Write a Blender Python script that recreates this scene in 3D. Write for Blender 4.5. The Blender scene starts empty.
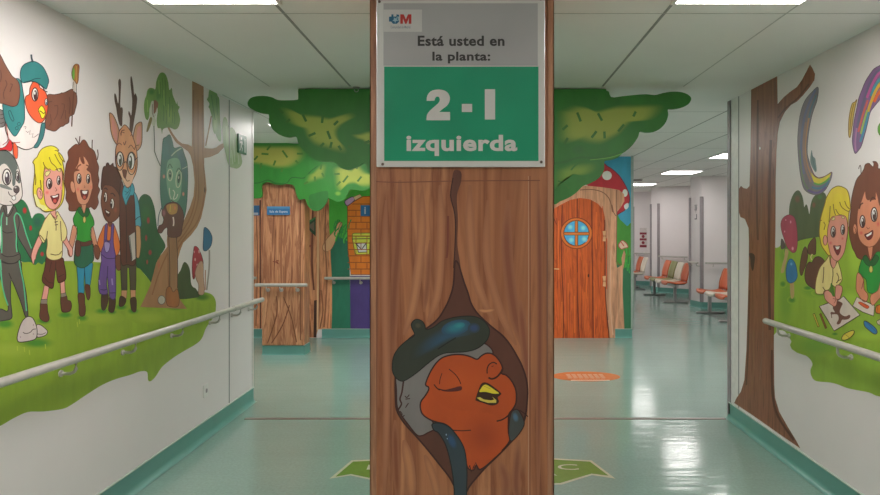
import bpy, math, random
from mathutils import Vector, Matrix
random.seed(7)
S = bpy.context.scene
COL = S.collection

# ---------------------------------------------------------------- camera
EYE = 1.6; F = 640.0; VX = 481.0; VY = 230.0
cam = bpy.data.cameras.new('camera'); camo = bpy.data.objects.new('camera', cam); COL.objects.link(camo)
cam.sensor_width = 36; cam.lens = F/880*36
cam.shift_x = -(VX-440)/880; cam.shift_y = -(247.5-VY)/880
camo.location = (0, 0, EYE); camo.rotation_euler = (math.pi/2, 0, 0); cam.clip_start = .05
S.camera = camo
# ---------------------------------------------------------------- world, exposure
w = bpy.data.worlds.new('world'); S.world = w; w.use_nodes = True
w.node_tree.nodes['Background'].inputs[0].default_value = (.9, .95, 1, 1)
w.node_tree.nodes['Background'].inputs[1].default_value = .15
S.view_settings.view_transform = 'Standard'; S.view_settings.look = 'None'
S.view_settings.gamma = 1; S.view_settings.exposure = 0.0
PANEL = 23.0          # radiance of the ceiling LED panels
LCOL = (1.0, .95, .92)

# ---------------------------------------------------------------- sizes
XL, XR, ZC = -2.13, 2.12, 2.70
YW = 9.5             # painted end wall
YP = 2.7             # front of the pillar
KS = {'L': .86, 'R': .78, 'P': .68, 'B': .58, 'C1': .62, 'C2': .80, 'F': .6, 'K': .78}

def lin(v):
    v /= 255.0
    return v/12.92 if v <= .04045 else ((v+.055)/1.055)**2.4
def alb(rgb, k=.5):
    return tuple(min(.88, lin(c)/k) for c in rgb)+(1,)

# ---------------------------------------------------------------- materials
MC = {}
def nodes(name):
    m = bpy.data.materials.new(name); m.use_nodes = True
    nt = m.node_tree; return m, nt, nt.nodes['Principled BSDF']
def obj_noise(nt, scale=(1, 1, 1), s=5, det=4, rough=.55, dist=0):
    tc = nt.nodes.new('ShaderNodeTexCoord'); mp = nt.nodes.new('ShaderNodeMapping')
    mp.inputs['Scale'].default_value = scale
    n = nt.nodes.new('ShaderNodeTexNoise'); n.inputs['Scale'].default_value = s; n.inputs['Detail'].default_value = det
    n.inputs['Roughness'].default_value = rough; n.inputs['Distortion'].default_value = dist
    nt.links.new(tc.outputs['Object'], mp.inputs[0]); nt.links.new(mp.outputs[0], n.inputs['Vector'])
    return n
def ramp(nt, src, stops):
    r = nt.nodes.new('ShaderNodeValToRGB'); e = r.color_ramp.elements
    while len(e) < len(stops): e.new(.5)
    for i, (p, c) in enumerate(stops): e[i].position = p; e[i].color = c
    nt.links.new(src, r.inputs[0]); return r
def paint(rgb, k=.5, rough=.45):
    """flat wall paint of one colour with faint brush unevenness"""
    key = ('p', rgb, k, rough)
    if key in MC: return MC[key]
    m, nt, b = nodes('wall_paint')
    a = alb(rgb, k)
    n = obj_noise(nt, (1, 1, .35), 9, 3)
    lo = tuple(x*.88 for x in a[:3])+(1,); hi = tuple(min(.9, x*1.1) for x in a[:3])+(1,)
    r = ramp(nt, n.outputs['Fac'], [(.3, lo), (.7, hi)])
    nt.links.new(r.outputs[0], b.inputs['Base Color']); b.inputs['Roughness'].default_value = rough
    MC[key] = m; return m
def soft_paint():
    """airbrushed paint: the blend of two paint colours is stored on the mesh"""
    if 'soft' in MC: return MC['soft']
    m, nt, b = nodes('blended_paint')
    at = nt.nodes.new('ShaderNodeAttribute'); at.attribute_name = 'paint'
    nt.links.new(at.outputs['Color'], b.inputs['Base Color']); b.inputs['Roughness'].default_value = .45
    MC['soft'] = m; return m
def flat(name, rgba, rough=.5, metal=0, var=.06, s=20, spec=.5):
    key = ('f', name)
    if key in MC: return MC[key]
    m, nt, b = nodes(name)
    n = obj_noise(nt, (1, 1, 1), s, 2)
    lo = tuple(x*(1-var) for x in rgba[:3])+(1,); hi = tuple(x*(1+var) for x in rgba[:3])+(1,)
    r = ramp(nt, n.outputs['Fac'], [(.3, lo), (.7, hi)])
    nt.links.new(r.outputs[0], b.inputs['Base Color'])
    b.inputs['Roughness'].default_value = rough; b.inputs['Metallic'].default_value = metal
    b.inputs['Specular IOR Level'].default_value = spec
    MC[key] = m; return m
def wood(name, cols, k, s=(7, 7, .7), sc=2.2, rough=.4, dist=1.2, seam=None, lo=.3, hi=.72, fine=.7):
    """painted bark: long vertical brush strokes of several browns"""
    key = ('w', name)
    if key in MC: return MC[key]
    m, nt, b = nodes(name)
    n = obj_noise(nt, s, sc, 6, .6, dist)
    N = len(cols)
    r = ramp(nt, n.outputs['Fac'], [(lo+(hi-lo)*i/(N-1), alb(c, k)) for i, c in enumerate(cols)])
    n2 = obj_noise(nt, (s[0]*3.2, s[1]*3.2, s[2]*1.2), sc, 4, .6, .6)
    r2 = ramp(nt, n2.outputs['Fac'], [(.35, (.72, .7, .68, 1)), (.6, (1.1, 1.08, 1.05, 1))])
    mx = nt.nodes.new('ShaderNodeMix'); mx.data_type = 'RGBA'; mx.blend_type = 'MULTIPLY'; mx.inputs[0].default_value = fine
    nt.links.new(r.outputs[0], mx.inputs[6]); nt.links.new(r2.outputs[0], mx.inputs[7])
    nt.links.new(mx.outputs[2], b.inputs['Base Color']); b.inputs['Roughness'].default_value = rough
    MC[key] = m; return m

# ---------------------------------------------------------------- objects
def meta(o, label=None, cat=None, group=None, kind=None):
    if label: o['label'] = label
    if cat: o['category'] = cat
    if group: o['group'] = group
    if kind: o['kind'] = kind
    return o
def attach(o, parent):
    if parent is not None:
        o.parent = parent
        m = Matrix.Identity(4); q = parent
        while q is not None:
            m = Matrix.Translation(q.location) @ m; q = q.parent
            if q is not None and q.type == 'MESH': break
        if parent.type == 'EMPTY': o.matrix_parent_inverse = Matrix.Translation(parent.location).inverted()
def thing(name, loc, label, cat, group=None):
    o = bpy.data.objects.new(name, None); COL.objects.link(o); o.location = loc; o.empty_display_size = .1
    return meta(o, label, cat, group)

class MB:
    """collects solid shapes (world metres) into one mesh"""
    def __init__(s): s.v = []; s.f = []; s.mi = []; s.mats = []; s.sm = []
    def mat(s, m):
        if m not in s.mats: s.mats.append(m)
        return s.mats.index(m)
    def add(s, vs, fs, m=None, smooth=False):
        o = len(s.v); s.v += [tuple(v) for v in vs]
        k = s.mat(m) if m else 0
        for f in fs: s.f.append([i+o for i in f]); s.mi.append(k); s.sm.append(smooth)
    def box(s, x0, x1, y0, y1, z0, z1, m=None):
        vs = [(x, y, z) for x in (x0, x1) for y in (y0, y1) for z in (z0, z1)]
        s.add(vs, [(0, 1, 3, 2), (4, 6, 7, 5), (0, 4, 5, 1), (2, 3, 7, 6), (0, 2, 6, 4), (1, 5, 7, 3)], m)
    def rbox(s, x0, x1, y0, y1, z0, z1, r=.01, m=None, axis='z', n=4):
        """box with rounded edges along one axis"""
        rng = {'x': (y0, y1, z0, z1, x0, x1), 'y': (x0, x1, z0, z1, y0, y1), 'z': (x0, x1, y0, y1, z0, z1)}[axis]
        a0, a1, b0, b1, c0, c1 = rng
        ring = []
        for cx, cy, st in ((a1-r, b1-r, 0), (a0+r, b1-r, 90), (a0+r, b0+r, 180), (a1-r, b0+r, 270)):
            for i in range(n+1):
                t = math.radians(st+90*i/n); ring.append((cx+r*math.cos(t), cy+r*math.sin(t)))
        def P(a, b, c): return {'x': (c, a, b), 'y': (a, c, b), 'z': (a, b, c)}[axis]
        N = len(ring); e = min(r*.5, (c1-c0)*.2)
        cx, cy = (a0+a1)/2, (b0+b1)/2
        def sc(p): return (p[0]-math.copysign(e, p[0]-cx), p[1]-math.copysign(e, p[1]-cy))
        L = [[P(*sc(p), c0) for p in ring], [P(*p, c0+e) for p in ring], [P(*p, c1-e) for p in ring], [P(*sc(p), c1) for p in ring]]
        vs = sum(L, []); fs = []
        for k in range(3):
            for i in range(N): j = (i+1) % N; fs.append((k*N+i, k*N+j, (k+1)*N+j, (k+1)*N+i))
        fs += [tuple(range(N))[::-1], tuple(range(3*N, 4*N))]
        s.add(vs, fs, m)
    def tube(s, pts, r, m=None, n=12, cap=True):
        pts = [Vector(p) for p in pts]; rings = []
        for i, p in enumerate(pts):
            d = (pts[min(i+1, len(pts)-1)]-pts[max(i-1, 0)]).normalized()
            u = d.cross(Vector((0, 0, 1)));
            if u.length < .05: u = d.cross(Vector((1, 0, 0)))
            u.normalize(); v = d.cross(u)
            rr = r[i] if isinstance(r, (list, tuple)) else r
            rings.append([p+u*rr*math.cos(2*math.pi*k/n)+v*rr*math.sin(2*math.pi*k/n) for k in range(n)])
        vs = sum(rings, []); fs = []
        for a in range(len(pts)-1):
            for k in range(n): j = (k+1) % n; fs.append((a*n+k, a*n+j, (a+1)*n+j, (a+1)*n+k))
        s.add(vs, fs, m, True)
        if cap: s.add(rings[0], [tuple(range(n))[::-1]], m); s.add(rings[-1], [tuple(range(n))], m)
    def prism(s, pts, d, m=None, side=None):
        """extrude a closed loop of 3-D points by the vector d"""
        n = len(pts); a = [Vector(p) for p in pts]; b = [p+Vector(d) for p in a]
        s.add(a+b, [tuple(range(n))], m); s.add(a+b, [tuple(range(n, 2*n))[::-1]], m)
        s.add(a+b, [(i, (i+1) % n, n+(i+1) % n, n+i) for i in range(n)], side or m)
    def sweep(s, prof, a, b, m=None, smooth=False):
        """profile = list of (out, up), a/b = ((x,y), (x,y)) bottom line, out = left normal"""
        a = Vector((a[0], a[1], 0)); b = Vector((b[0], b[1], 0)); d = (b-a).normalized(); nrm = Vector((-d.y, d.x, 0))
        n = len(prof); vs = [a+nrm*o+Vector((0, 0, u)) for o, u in prof]+[b+nrm*o+Vector((0, 0, u)) for o, u in prof]
        s.add(vs, [(i, (i+1) % n, n+(i+1) % n, n+i) for i in range(n)], m, smooth)
        s.add(vs, [tuple(range(n)), tuple(range(n, 2*n))[::-1]], m)
    def build(s, name, mat=None, parent=None, label=None, cat=None, group=None, kind=None):
        me = bpy.data.meshes.new(name); me.from_pydata(s.v, [], s.f)
        if mat is not None and not s.mats: s.mats = [mat]
        for m in s.mats: me.materials.append(m)
        for p, k, sm in zip(me.polygons, s.mi, s.sm): p.material_index = k; p.use_smooth = sm
        me.validate(); me.update()
        import bmesh
        bm = bmesh.new(); bm.from_mesh(me); bmesh.ops.recalc_face_normals(bm, faces=bm.faces); bm.to_mesh(me); bm.free()
        o = bpy.data.objects.new(name, me); COL.objects.link(o); attach(o, parent)
        return meta(o, label, cat, group, kind)

# ---------------------------------------------------------------- paint on surfaces
YC1, YC2, YK = 4.96, 8.09, 8.19
def proj(sf, x, y, off):
    """sketch coordinates -> the point of the painted surface, off metres proud of it"""
    if sf == 'L': D = -XL*F/(VX-x); return (XL+off, D, EYE-(y-VY)*D/F)
    if sf == 'R': D = XR*F/(x-VX); return (XR-off, D, EYE-(y-VY)*D/F)
    if sf == 'F': D = EYE*F/(y-VY); return ((x-VX)*D/F, D, off)
    D = {'P': YP, 'B': YW, 'C1': YC1, 'C2': YC2, 'K': YK}[sf]
    return ((x-VX)*D/F, D-off, EYE-(y-VY)*D/F)
def G(x0, y0, pts, s=10.0): return [(x0+a/s, y0+b/s) for a, b in pts]
def smooth_loop(p, n=4, closed=True):
    out = []; N = len(p)
    R = range(N) if closed else range(N-1)
    for i in R:
        if closed: a, b, c, d = p[i-1], p[i], p[(i+1) % N], p[(i+2) % N]
        else: a, b, c, d = p[max(i-1, 0)], p[i], p[i+1], p[min(i+2, N-1)]
        for k in range(n):
            t = k/n
            out.append(tuple(.5*(2*b[j]+(c[j]-a[j])*t+(2*a[j]-5*b[j]+4*c[j]-d[j])*t*t+(3*b[j]-a[j]-3*c[j]+d[j])*t**3) for j in (0, 1)))
    if not closed: out.append(p[-1])
    return out
DARK = (52, 34, 30)
class Paint:
    STEP = .00004
    def __init__(s, sf, name, parent=None, base=.0002, ctr=None, label=None):
        s.sf = sf; s.k = KS[sf]; s.name = name; s.parent = parent; s.label = label
        s.ctr = ctr or [base]; s.v = []; s.f = []; s.mi = []; s.mats = []; s.fc = {}; s.subs = []
    def sub(s, name, label=None):
        q = Paint(s.sf, name, None, ctr=s.ctr, label=label); s.subs.append(q); return q
    def mat(s, m):
        if m not in s.mats: s.mats.append(m)
        return s.mats.index(m)
    def _f(s, loop, m, off):
        o = len(s.v); s.v += [proj(s.sf, x, y, off) for x, y in loop]
        s.f.append(list(range(o, len(s.v)))); s.mi.append(s.mat(m))
    def fill(s, pts, col, sm=True, out=None, ow=.7, m=None):
        s.ctr[0] += s.STEP
        lp = smooth_loop(pts) if sm else pts
        s._f(lp, m or paint(col, s.k), s.ctr[0])
        if out: s.line(lp+[lp[0]], out, ow, sm=False)
        return s
    def ell(s, cx, cy, rx, ry, col, rot=0, out=None, ow=.6, n=20):
        c, q = math.cos(math.radians(rot)), math.sin(math.radians(rot))
        pts = [(cx+rx*math.cos(t)*c-ry*math.sin(t)*q, cy+rx*math.cos(t)*q+ry*math.sin(t)*c) for t in [2*math.pi*i/n for i in range(n)]]
        return s.fill(pts, col, False, out, ow)
    def line(s, pts, col=DARK, w=.8, sm=True, m=None):
        s.ctr[0] += s.STEP
        if sm and len(pts) > 2: pts = smooth_loop(pts, 4, False)
        L = []; R = []
        for i, p in enumerate(pts):
            a = pts[max(i-1, 0)]; b = pts[min(i+1, len(pts)-1)]
            if a == b: b = (b[0]+.01, b[1])
            if i == 0 and pts[0] == pts[-1]: a = pts[-2]
            if i == len(pts)-1 and pts[0] == pts[-1]: b = pts[1]
            d = (b[0]-a[0], b[1]-a[1]); l = math.hypot(*d) or 1
            n = (-d[1]/l*w/2, d[0]/l*w/2)
            L.append((p[0]+n[0], p[1]+n[1])); R.append((p[0]-n[0], p[1]-n[1]))
        o = len(s.v); s.v += [proj(s.sf, x, y, s.ctr[0]) for x, y in L+R]; N = len(L); k = s.mat(m or paint(col, s.k))
        for i in range(N-1): s.f.append([o+i, o+i+1, o+N+i+1, o+N+i]); s.mi.append(k)
        return s
    def soft(s, pts, cin, cout, sm=True, e=.35, n=7):
        """airbrushed patch: cin in the middle blending to cout at its rim"""
        s.ctr[0] += s.STEP
        lp = smooth_loop(pts, 3) if sm else pts
        cx = sum(p[0] for p in lp)/len(lp); cy = sum(p[1] for p in lp)/len(lp)
        A, B = alb(cin, s.k), alb(cout, s.k); k = s.mat(soft_paint()); o = len(s.v); N = len(lp)
        cols = []
        for r in range(n+1):
            t = r/n; u = max(0, (t-e)/(1-e)); u = u*u*(3-2*u)
            cols.append(tuple(A[j]*(1-u)+B[j]*u for j in range(4)))
            s.v += [proj(s.sf, cx+(x-cx)*max(t, .001), cy+(y-cy)*max(t, .001), s.ctr[0]) for x, y in lp]
        for r in range(n):
            for i in range(N):
                j = (i+1) % N; s.fc[len(s.f)] = [cols[r], cols[r], cols[r+1], cols[r+1]]
                s.f.append([o+r*N+i, o+r*N+j, o+(r+1)*N+j, o+(r+1)*N+i]); s.mi.append(k)
        return s
    def softell(s, cx, cy, rx, ry, cin, cout, rot=0, e=.25):
        c, q = math.cos(math.radians(rot)), math.sin(math.radians(rot))
        return s.soft([(cx+rx*math.cos(t)*c-ry*math.sin(t)*q, cy+rx*math.cos(t)*q+ry*math.sin(t)*c) for t in [2*math.pi*i/18 for i in range(18)]], cin, cout, False, e)
    def softline(s, pts, cin, cout, w=6):
        """broad soft brush stroke: cin along the middle, cout at both edges and ends"""
        s.ctr[0] += s.STEP; pts = smooth_loop(pts, 5, False); k = s.mat(soft_paint()); A, B = alb(cin, s.k), alb(cout, s.k)
        N = len(pts); T = (-1, -.6, -.25, .25, .6, 1); o = len(s.v); cols = []
        for i, p in enumerate(pts):
            a = pts[max(i-1, 0)]; b = pts[min(i+1, N-1)]; d = (b[0]-a[0], b[1]-a[1]); l = math.hypot(*d) or 1
            n = (-d[1]/l*w/2, d[0]/l*w/2); e = min(1, 4*min(i, N-1-i)/(N-1))
            for t in T:
                s.v.append(proj(s.sf, p[0]+n[0]*t*(.3+.7*e), p[1]+n[1]*t*(.3+.7*e), s.ctr[0])); u = (1-abs(t))*e; u = u*u*(3-2*u)
                cols.append(tuple(A[j]*u+B[j]*(1-u) for j in range(4)))
        m = len(T)
        for i in range(N-1):
            for j in range(m-1):
                q = (i*m+j, i*m+j+1, (i+1)*m+j+1, (i+1)*m+j); s.fc[len(s.f)] = [cols[x] for x in q]; s.f.append([o+x for x in q]); s.mi.append(k)
        return s
    def build(s, parent=None, cat=None):
        parent = parent or s.parent
        me = bpy.data.meshes.new(s.name); me.from_pydata(s.v, [], s.f)
        for m in s.mats: me.materials.append(m)
        for p, k in zip(me.polygons, s.mi): p.material_index = k
        if s.fc:
            ca = me.color_attributes.new('paint', 'FLOAT_COLOR', 'CORNER')
            for fi, cs in s.fc.items():
                p = me.polygons[fi]
                for li, c in zip(p.loop_indices, cs): ca.data[li].color = c
        me.update()
        o = bpy.data.objects.new(s.name, me); COL.objects.link(o); attach(o, parent); meta(o, s.label)
        for q in s.subs:
            if q.f: q.build(o)
        return o
# ================================================================ MATERIALS OF THE ROOM
def wall_mat(name, rgb, rough=.42):
    m, nt, b = nodes(name)
    n = obj_noise(nt, (1, 1, 1), 1.3, 3)
    lo = tuple(x*.965 for x in rgb)+(1,); hi = tuple(x*1.02 for x in rgb)+(1,)
    r = ramp(nt, n.outputs['Fac'], [(.3, lo), (.7, hi)]); nt.links.new(r.outputs[0], b.inputs['Base Color'])
    b.inputs['Roughness'].default_value = rough
    n2 = obj_noise(nt, (1, 1, 1), 160, 2); bp = nt.nodes.new('ShaderNodeBump'); bp.inputs['Strength'].default_value = .05
    bp.inputs['Distance'].default_value = .002
    nt.links.new(n2.outputs['Fac'], bp.inputs['Height']); nt.links.new(bp.outputs[0], b.inputs['Normal'])
    return m
WALL = wall_mat('white_wall_paint', (.80, .758, .745))
WHALL = wall_mat('hall_wall_paint', (.80, .75, .745))
CEILM = wall_mat('ceiling_panel_white', (.82, .82, .79), .6)
JOINT = flat('panel_joint_grey', (.30, .31, .29), .7)
JOINT2 = flat('panel_joint_pale', (.50, .51, .48), .7)
def floor_mat():
    m, nt, b = nodes('teal_vinyl_floor')
    n = obj_noise(nt, (1, 1, 1), .9, 4)
    r = ramp(nt, n.outputs['Fac'], [(.3, (.25, .385, .335, 1)), (.7, (.285, .43, .375, 1))])
    n1 = obj_noise(nt, (1, 1, 1), 55, 3)
    r1 = ramp(nt, n1.outputs['Fac'], [(.35, (.93, .93, .93, 1)), (.65, (1.05, 1.05, 1.05, 1))])
    mx = nt.nodes.new('ShaderNodeMix'); mx.data_type = 'RGBA'; mx.blend_type = 'MULTIPLY'; mx.inputs[0].default_value = 1
    nt.links.new(r.outputs[0], mx.inputs[6]); nt.links.new(r1.outputs[0], mx.inputs[7])
    nt.links.new(mx.outputs[2], b.inputs['Base Color'])
    b.inputs['Roughness'].default_value = .15; b.inputs['Specular IOR Level'].default_value = 1.0
    n2 = obj_noise(nt, (.35, 3.2, 1), 2.6, 3); bp = nt.nodes.new('ShaderNodeBump'); bp.inputs['Strength'].default_value = .4
    bp.inputs['Distance'].default_value = .008
    nt.links.new(n2.outputs['Fac'], bp.inputs['Height']); nt.links.new(bp.outputs[0], b.inputs['Normal'])
    return m
FLOOR = floor_mat()
COVE = flat('teal_vinyl_skirting', (.13, .34, .29), .3, s=3)
COVETOP = flat('skirting_pale_edge', (.46, .56, .50), .4)
METAL = flat('brushed_grey_metal', (.42, .41, .41), .35, .7)
GREYPL = flat('grey_guard_plastic', (.30, .27, .28), .45)
RAILM = flat('handrail_cream_plastic', (.50, .475, .43), .3)
WHITEPL = flat('white_plastic', (.78, .77, .74), .4)
def emit(name, col, st):
    m, nt, b = nodes(name); b.inputs['Base Color'].default_value = (.9, .9, .9, 1)
    b.inputs['Emission Color'].default_value = col+(1,); b.inputs['Emission Strength'].default_value = st; return m
LED = emit('led_diffuser', LCOL, PANEL)
LEDW = emit('waiting_area_led_diffuser', (1, .95, .93), PANEL*.72)

# ================================================================ STRUCTURE
YL1, YR1 = 5.98, XR*F/247.5        # where the corridor walls end
def st(mb, name, mat=None, **k):
    return mb.build(name, mat, kind='structure', **k)
b = MB(); b.box(-6.2, 6.2, -3.2, 19.5, -.12, 0); st(b, 'floor', FLOOR)
b = MB(); b.box(-6.2, 6.2, -3.2, 19.5, ZC, ZC+.12); st(b, 'ceiling', CEILM)
b = MB(); b.box(XL-.2, XL, -3.0, YL1, 0, ZC); st(b, 'wall_left', WALL)
b = MB(); b.box(XR, XR+.2, -3.0, YR1, 0, ZC); st(b, 'wall_right', WALL)
b = MB(); b.box(XL-.2, XR+.2, -3.2, -3.0, 0, ZC); st(b, 'wall_rear', WALL)
b = MB(); b.box(-6.0, 2.24, YW, YW+.2, 0, ZC); st(b, 'wall_end', WHALL)
b = MB(); b.box(-6.2, -6.0, YL1-.2, YW+.2, 0, ZC); st(b, 'wall_hall_left', WHALL)
b = MB(); b.box(-6.0, XL-.2, YL1-.2, YL1-.0, 0, ZC); st(b, 'wall_hall_front_left', WHALL)
b = MB(); b.box(XR+.2, 6.0, YR1-.2, YR1, 0, ZC); st(b, 'wall_hall_front_right', WHALL)
b = MB(); b.box(6.0, 6.2, YR1-.2, 13.2, 0, ZC); st(b, 'wall_hall_right', WHALL)
b = MB(); b.box(2.04, 2.24, YW+.2, 19.1, 0, ZC); st(b, 'wall_waiting_left', WHALL)
# zigzag wall of the waiting area on the right: bays between projecting columns
PL = [(6.0, 12.75), (4.50, 13.05), (4.42, 13.50), (4.95, 13.62), (5.2, 15.9), (4.55, 16.4), (4.47, 16.8), (5.1, 18.2), (4.42, 18.6), (4.36, 18.9), (2.24, 18.9)]
for a_, c_ in zip(PL[:-1], PL[1:]):
    d_ = (Vector(c_)-Vector(a_)).normalized(); n_ = Vector((d_.y, -d_.x))*.12
    b = MB(); b.prism([(*a_, 0), (*c_, 0), (c_[0]+n_.x, c_[1]+n_.y, 0), (a_[0]+n_.x, a_[1]+n_.y, 0)], (0, 0, ZC)); st(b, 'wall_waiting_right', WHALL)
# skirting: curved cove of the same teal vinyl
def cove_prof(h=.13, r=.035, t=.008):
    return [(0, 0)]+[(t+r-r*math.sin(math.radians(15*i)), .002+r-r*math.cos(math.radians(15*i))) for i in range(7)]+[(t, h), (0, h)]
CP = cove_prof()
def cove(name, a, b_, gp=None):
    m = MB(); m.sweep(CP, a, b_, COVE); m.sweep([(0, .13), (.014, .13), (.014, .136), (0, .136)], a, b_, COVETOP)
    return st(m, name)
cove('baseboard_left', (XL, YL1-.01), (XL, -3.0))
cove('baseboard_right', (XR, -3.0), (XR, YR1-.02))
cove('baseboard_end_left', (-3.22, YW), (-6.0, YW))
cove('baseboard_end_centre', (.72, YW), (-2.36, YW))
cove('baseboard_end_right', (2.24, YW), (1.99, YW))
mm = MB()
for a, c in zip(PL[:-1], PL[1:]): mm.sweep(CP, a, c, COVE)
st(mm, 'baseboard_waiting_right')

# corridor end post on the right, wall joint on the left, threshold in the floor
b = MB(); b.box(XR-.0006, XR+.001, XR*F/257, XR*F/250.5, .136, ZC, WHITEPL); b.box(XR-.0005, XR+.001, XR*F/258.2, XR*F/257.2, .136, ZC, JOINT); b.box(XR-.008, XR+.03, XR*F/250, YR1+.006, .0, ZC, GREYPL)
st(b, 'trim_1')
b = MB(); b.box(XL-.001, XL+.003, 5.405, 5.42, .136, ZC, JOINT); st(b, 'trim_2')
b = MB(); b.box(XL+.13, XR-.05, 5.405, 5.425, 0, .003, flat('threshold_bronze', (.22, .15, .12), .4, .3)); b.box(XL+.13, XR-.05, 5.425, 5.45, 0, .0025, flat('threshold_steel', (.36, .37, .36), .35, .5)); st(b, 'trim_3')
b = MB(); b.box(2.225, 2.262, YW-.012, YW+.04, .13, ZC, flat('corner_guard_sage', (.36, .42, .38), .4)); st(b, 'trim_4')
b = MB(); b.box(XL-.03, XL+.004, YL1-.03, YL1+.004, .136, ZC, flat('corner_guard_cream', (.62, .60, .56), .4)); st(b, 'trim_5')
# ceiling panel joints (thin shadow gaps)
b = MB(); z0, z1 = ZC-.0015, ZC+.001
for x in (-1.0, .93): b.box(x-.008, x+.008, -3, 4.9, z0, z1, JOINT)
for x in (-1.62, 1.55, 0.0): b.box(x-.004, x+.004, -3, 4.9, z0, z1, JOINT2)
for y in (.6, 3.25): b.box(XL, XR, y-.003, y+.003, z0, z1, JOINT2)
for x in (2.27, 2.83, 3.42, 4.1, 4.7): b.box(x-.006, x+.006, 5.6, 18, z0, z1, JOINT)
for x in (-4.5, -3.3, -2.1, -.9, .3, 1.5): b.box(x-.005, x+.005, 5.2, YW, z0, z1, JOINT2)
for y in (5.95, 7.2, 8.6, 10.2, 11.5, 13.0): b.box(-6 if y < 9 else 2.3, 6 if y < 12 else 4.4, y-.004, y+.004, z0, z1, JOINT2)
st(b, 'trim_6')

# ================================================================ CEILING LIGHTS
lab = {(-1.28, 2.78): 'square ceiling light cut by the top edge left of the floor sign',
       (1.235, 2.78): 'square ceiling light cut by the top edge right of the floor sign',
       (-1.33, .3): 'square ceiling light over the corridor by the camera, beside the left mural',
       (1.27, .3): 'square ceiling light over the corridor by the camera, beside the right mural',
       (-1.9, 6.92): 'ceiling light half hidden behind the left end of the leafy board',
       (3.77, 9.45): 'nearest of the three lit ceiling panels over the waiting area, by the right post',
       (3.80, 12.15): 'middle one of the three lit ceiling panels over the waiting area',
       (3.85, 15.4): 'farthest of the three lit ceiling panels, beside the painted blue wall edge',
       (.9, 7.6): 'ceiling light hidden behind the leafy board, in front of the painted door',
       (-.3, 7.8): 'added ceiling light brightening the end wall, hidden behind the trunk pillar',  # extra unseen lamp, added to brighten the left of the end wall
       (3.1, 17.5): 'added ceiling light brightening the farthest waiting bay, hidden behind the painted end wall',  # unseen lamp put in to lift the dark farthest bay
       (3.74, 6.6): 'ceiling light of the hall hidden behind the right corridor wall',
       (-4.4, 7.6): 'added ceiling light balancing the hall, hidden behind the left corridor wall'}  # unseen lamp added to balance the hall lighting
for (x, y), t in lab.items():
    h = .30
    L = thing('ceiling_light', (x, y, ZC), t, 'ceiling light', 'square ceiling light panels')
    m = MB(); f = .018; z = ZC-.012
    m.box(x-h-f, x+h+f, y-h-f, y-h, z, ZC); m.box(x-h-f, x+h+f, y+h, y+h+f, z, ZC)
    m.box(x-h-f, x-h, y-h, y+h, z, ZC); m.box(x+h, x+h+f, y-h, y+h, z, ZC)
    m.build('frame', WHITEPL, L)
    m = MB(); m.box(x-h, x+h, y-h, y+h, z+.003, ZC-.001); m.build('diffuser', LEDW if y > 9 else LED, L)

# ================================================================ PILLAR
px0, px1 = proj('P', 371, 0, 0)[0], proj('P', 553, 0, 0)[0]
BARK_P = wood('pillar_painted_bark', [(98, 54, 36), (134, 82, 54), (150, 96, 64), (118, 68, 44), (162, 108, 74), (132, 80, 54)], KS['P'], s=(3.2, 3.2, .26), sc=1.8, fine=.25, dist=.6)
PIL = thing('pillar', ((px0+px1)/2, YP+.35, 0), 'square pillar painted as a brown tree trunk in the middle of the corridor', 'pillar')
m = MB(); m.rbox(px0, px1, YP, YP+.7, 0, ZC, .012, BARK_P); m.build('shaft', None, PIL)
for x in (px0, px1):
    m = MB(); sg = 1 if x == px0 else -1
    m.box(x-.004*sg, x+.022*sg, YP-.004, YP-.0002, .14, ZC-.02); m.box(x-.004*sg, x-.0003*sg, YP-.004, YP+.022, .14, ZC-.02)
    m.build('corner_guard', wood('corner_guard_bark', [(110, 70, 52), (150, 105, 78), (128, 84, 62)], KS['P']), PIL)
# ================================================================ LEFT MURAL
BR, OR_, TEAL = (122, 80, 64), (232, 92, 58), (56, 124, 124)
def eye(p, cx, cy, rx, ry, iris=(62, 40, 34), rot=0, dx=.1, ow=.7, out=DARK, irx=.62, iry=.78):
    p.ell(cx, cy, rx, ry, (226, 220, 214), rot, out, ow)
    p.ell(cx+dx*rx*2, cy+ry*.12, rx*irx, ry*iry, iris, rot)
    p.ell(cx+dx*rx*2-rx*.18, cy-ry*.22, rx*.24, ry*.24, (240, 236, 230), rot)
ML = thing('wall_mural', (XL, 3.9, 0), 'forest mural on the left wall: children, animals and a tree walking on grass', 'mural', None)
# ---- grass
g = Paint('L', 'painted_grass', label='bright green painted meadow with a wavy lower edge')
GR = (138, 166, 48)
g.fill([(-75, 268), (-30, 262), (0, 262), (24, 262), (70, 261), (110, 263), (134, 265), (140, 269), (146, 276), (152, 282), (157, 290), (168, 298), (180, 297.5), (198, 296.5), (205, 293), (211, 294), (215, 299), (216, 306), (214, 316), (206, 328), (202, 338), (196, 344), (184, 351), (173, 358), (162, 367), (156, 376), (151, 381), (148, 380), (147, 372), (140, 371.5), (130, 375), (116, 379), (102, 385), (86, 395), (71, 405), (62, 409), (43, 411.5), (28, 412), (14, 418), (0, 426), (-30, 441), (-75, 462)], GR)
for x, y, rx, ry in ((40, 300, 22, 12), (100, 318, 25, 8), (10, 350, 26, 10), (150, 318, 20, 7)): g.softell(x, y, rx, ry, (152, 176, 58), GR)
g.softell(202, 297, 11, 5, (72, 118, 34), GR)
for x, y, rx, ry in ((5, 324, 12, 6), (44, 321, 9, 4), (65, 315, 10, 4), (82, 318, 7, 4), (37, 343, 19, 6), (102, 311, 9, 3.5), (121, 307, 8, 4), (133, 311, 7, 4), (112, 312, 6, 3), (176, 307, 14, 4)):
    g.softell(x, y, rx, ry, (72, 138, 42), GR)
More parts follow.
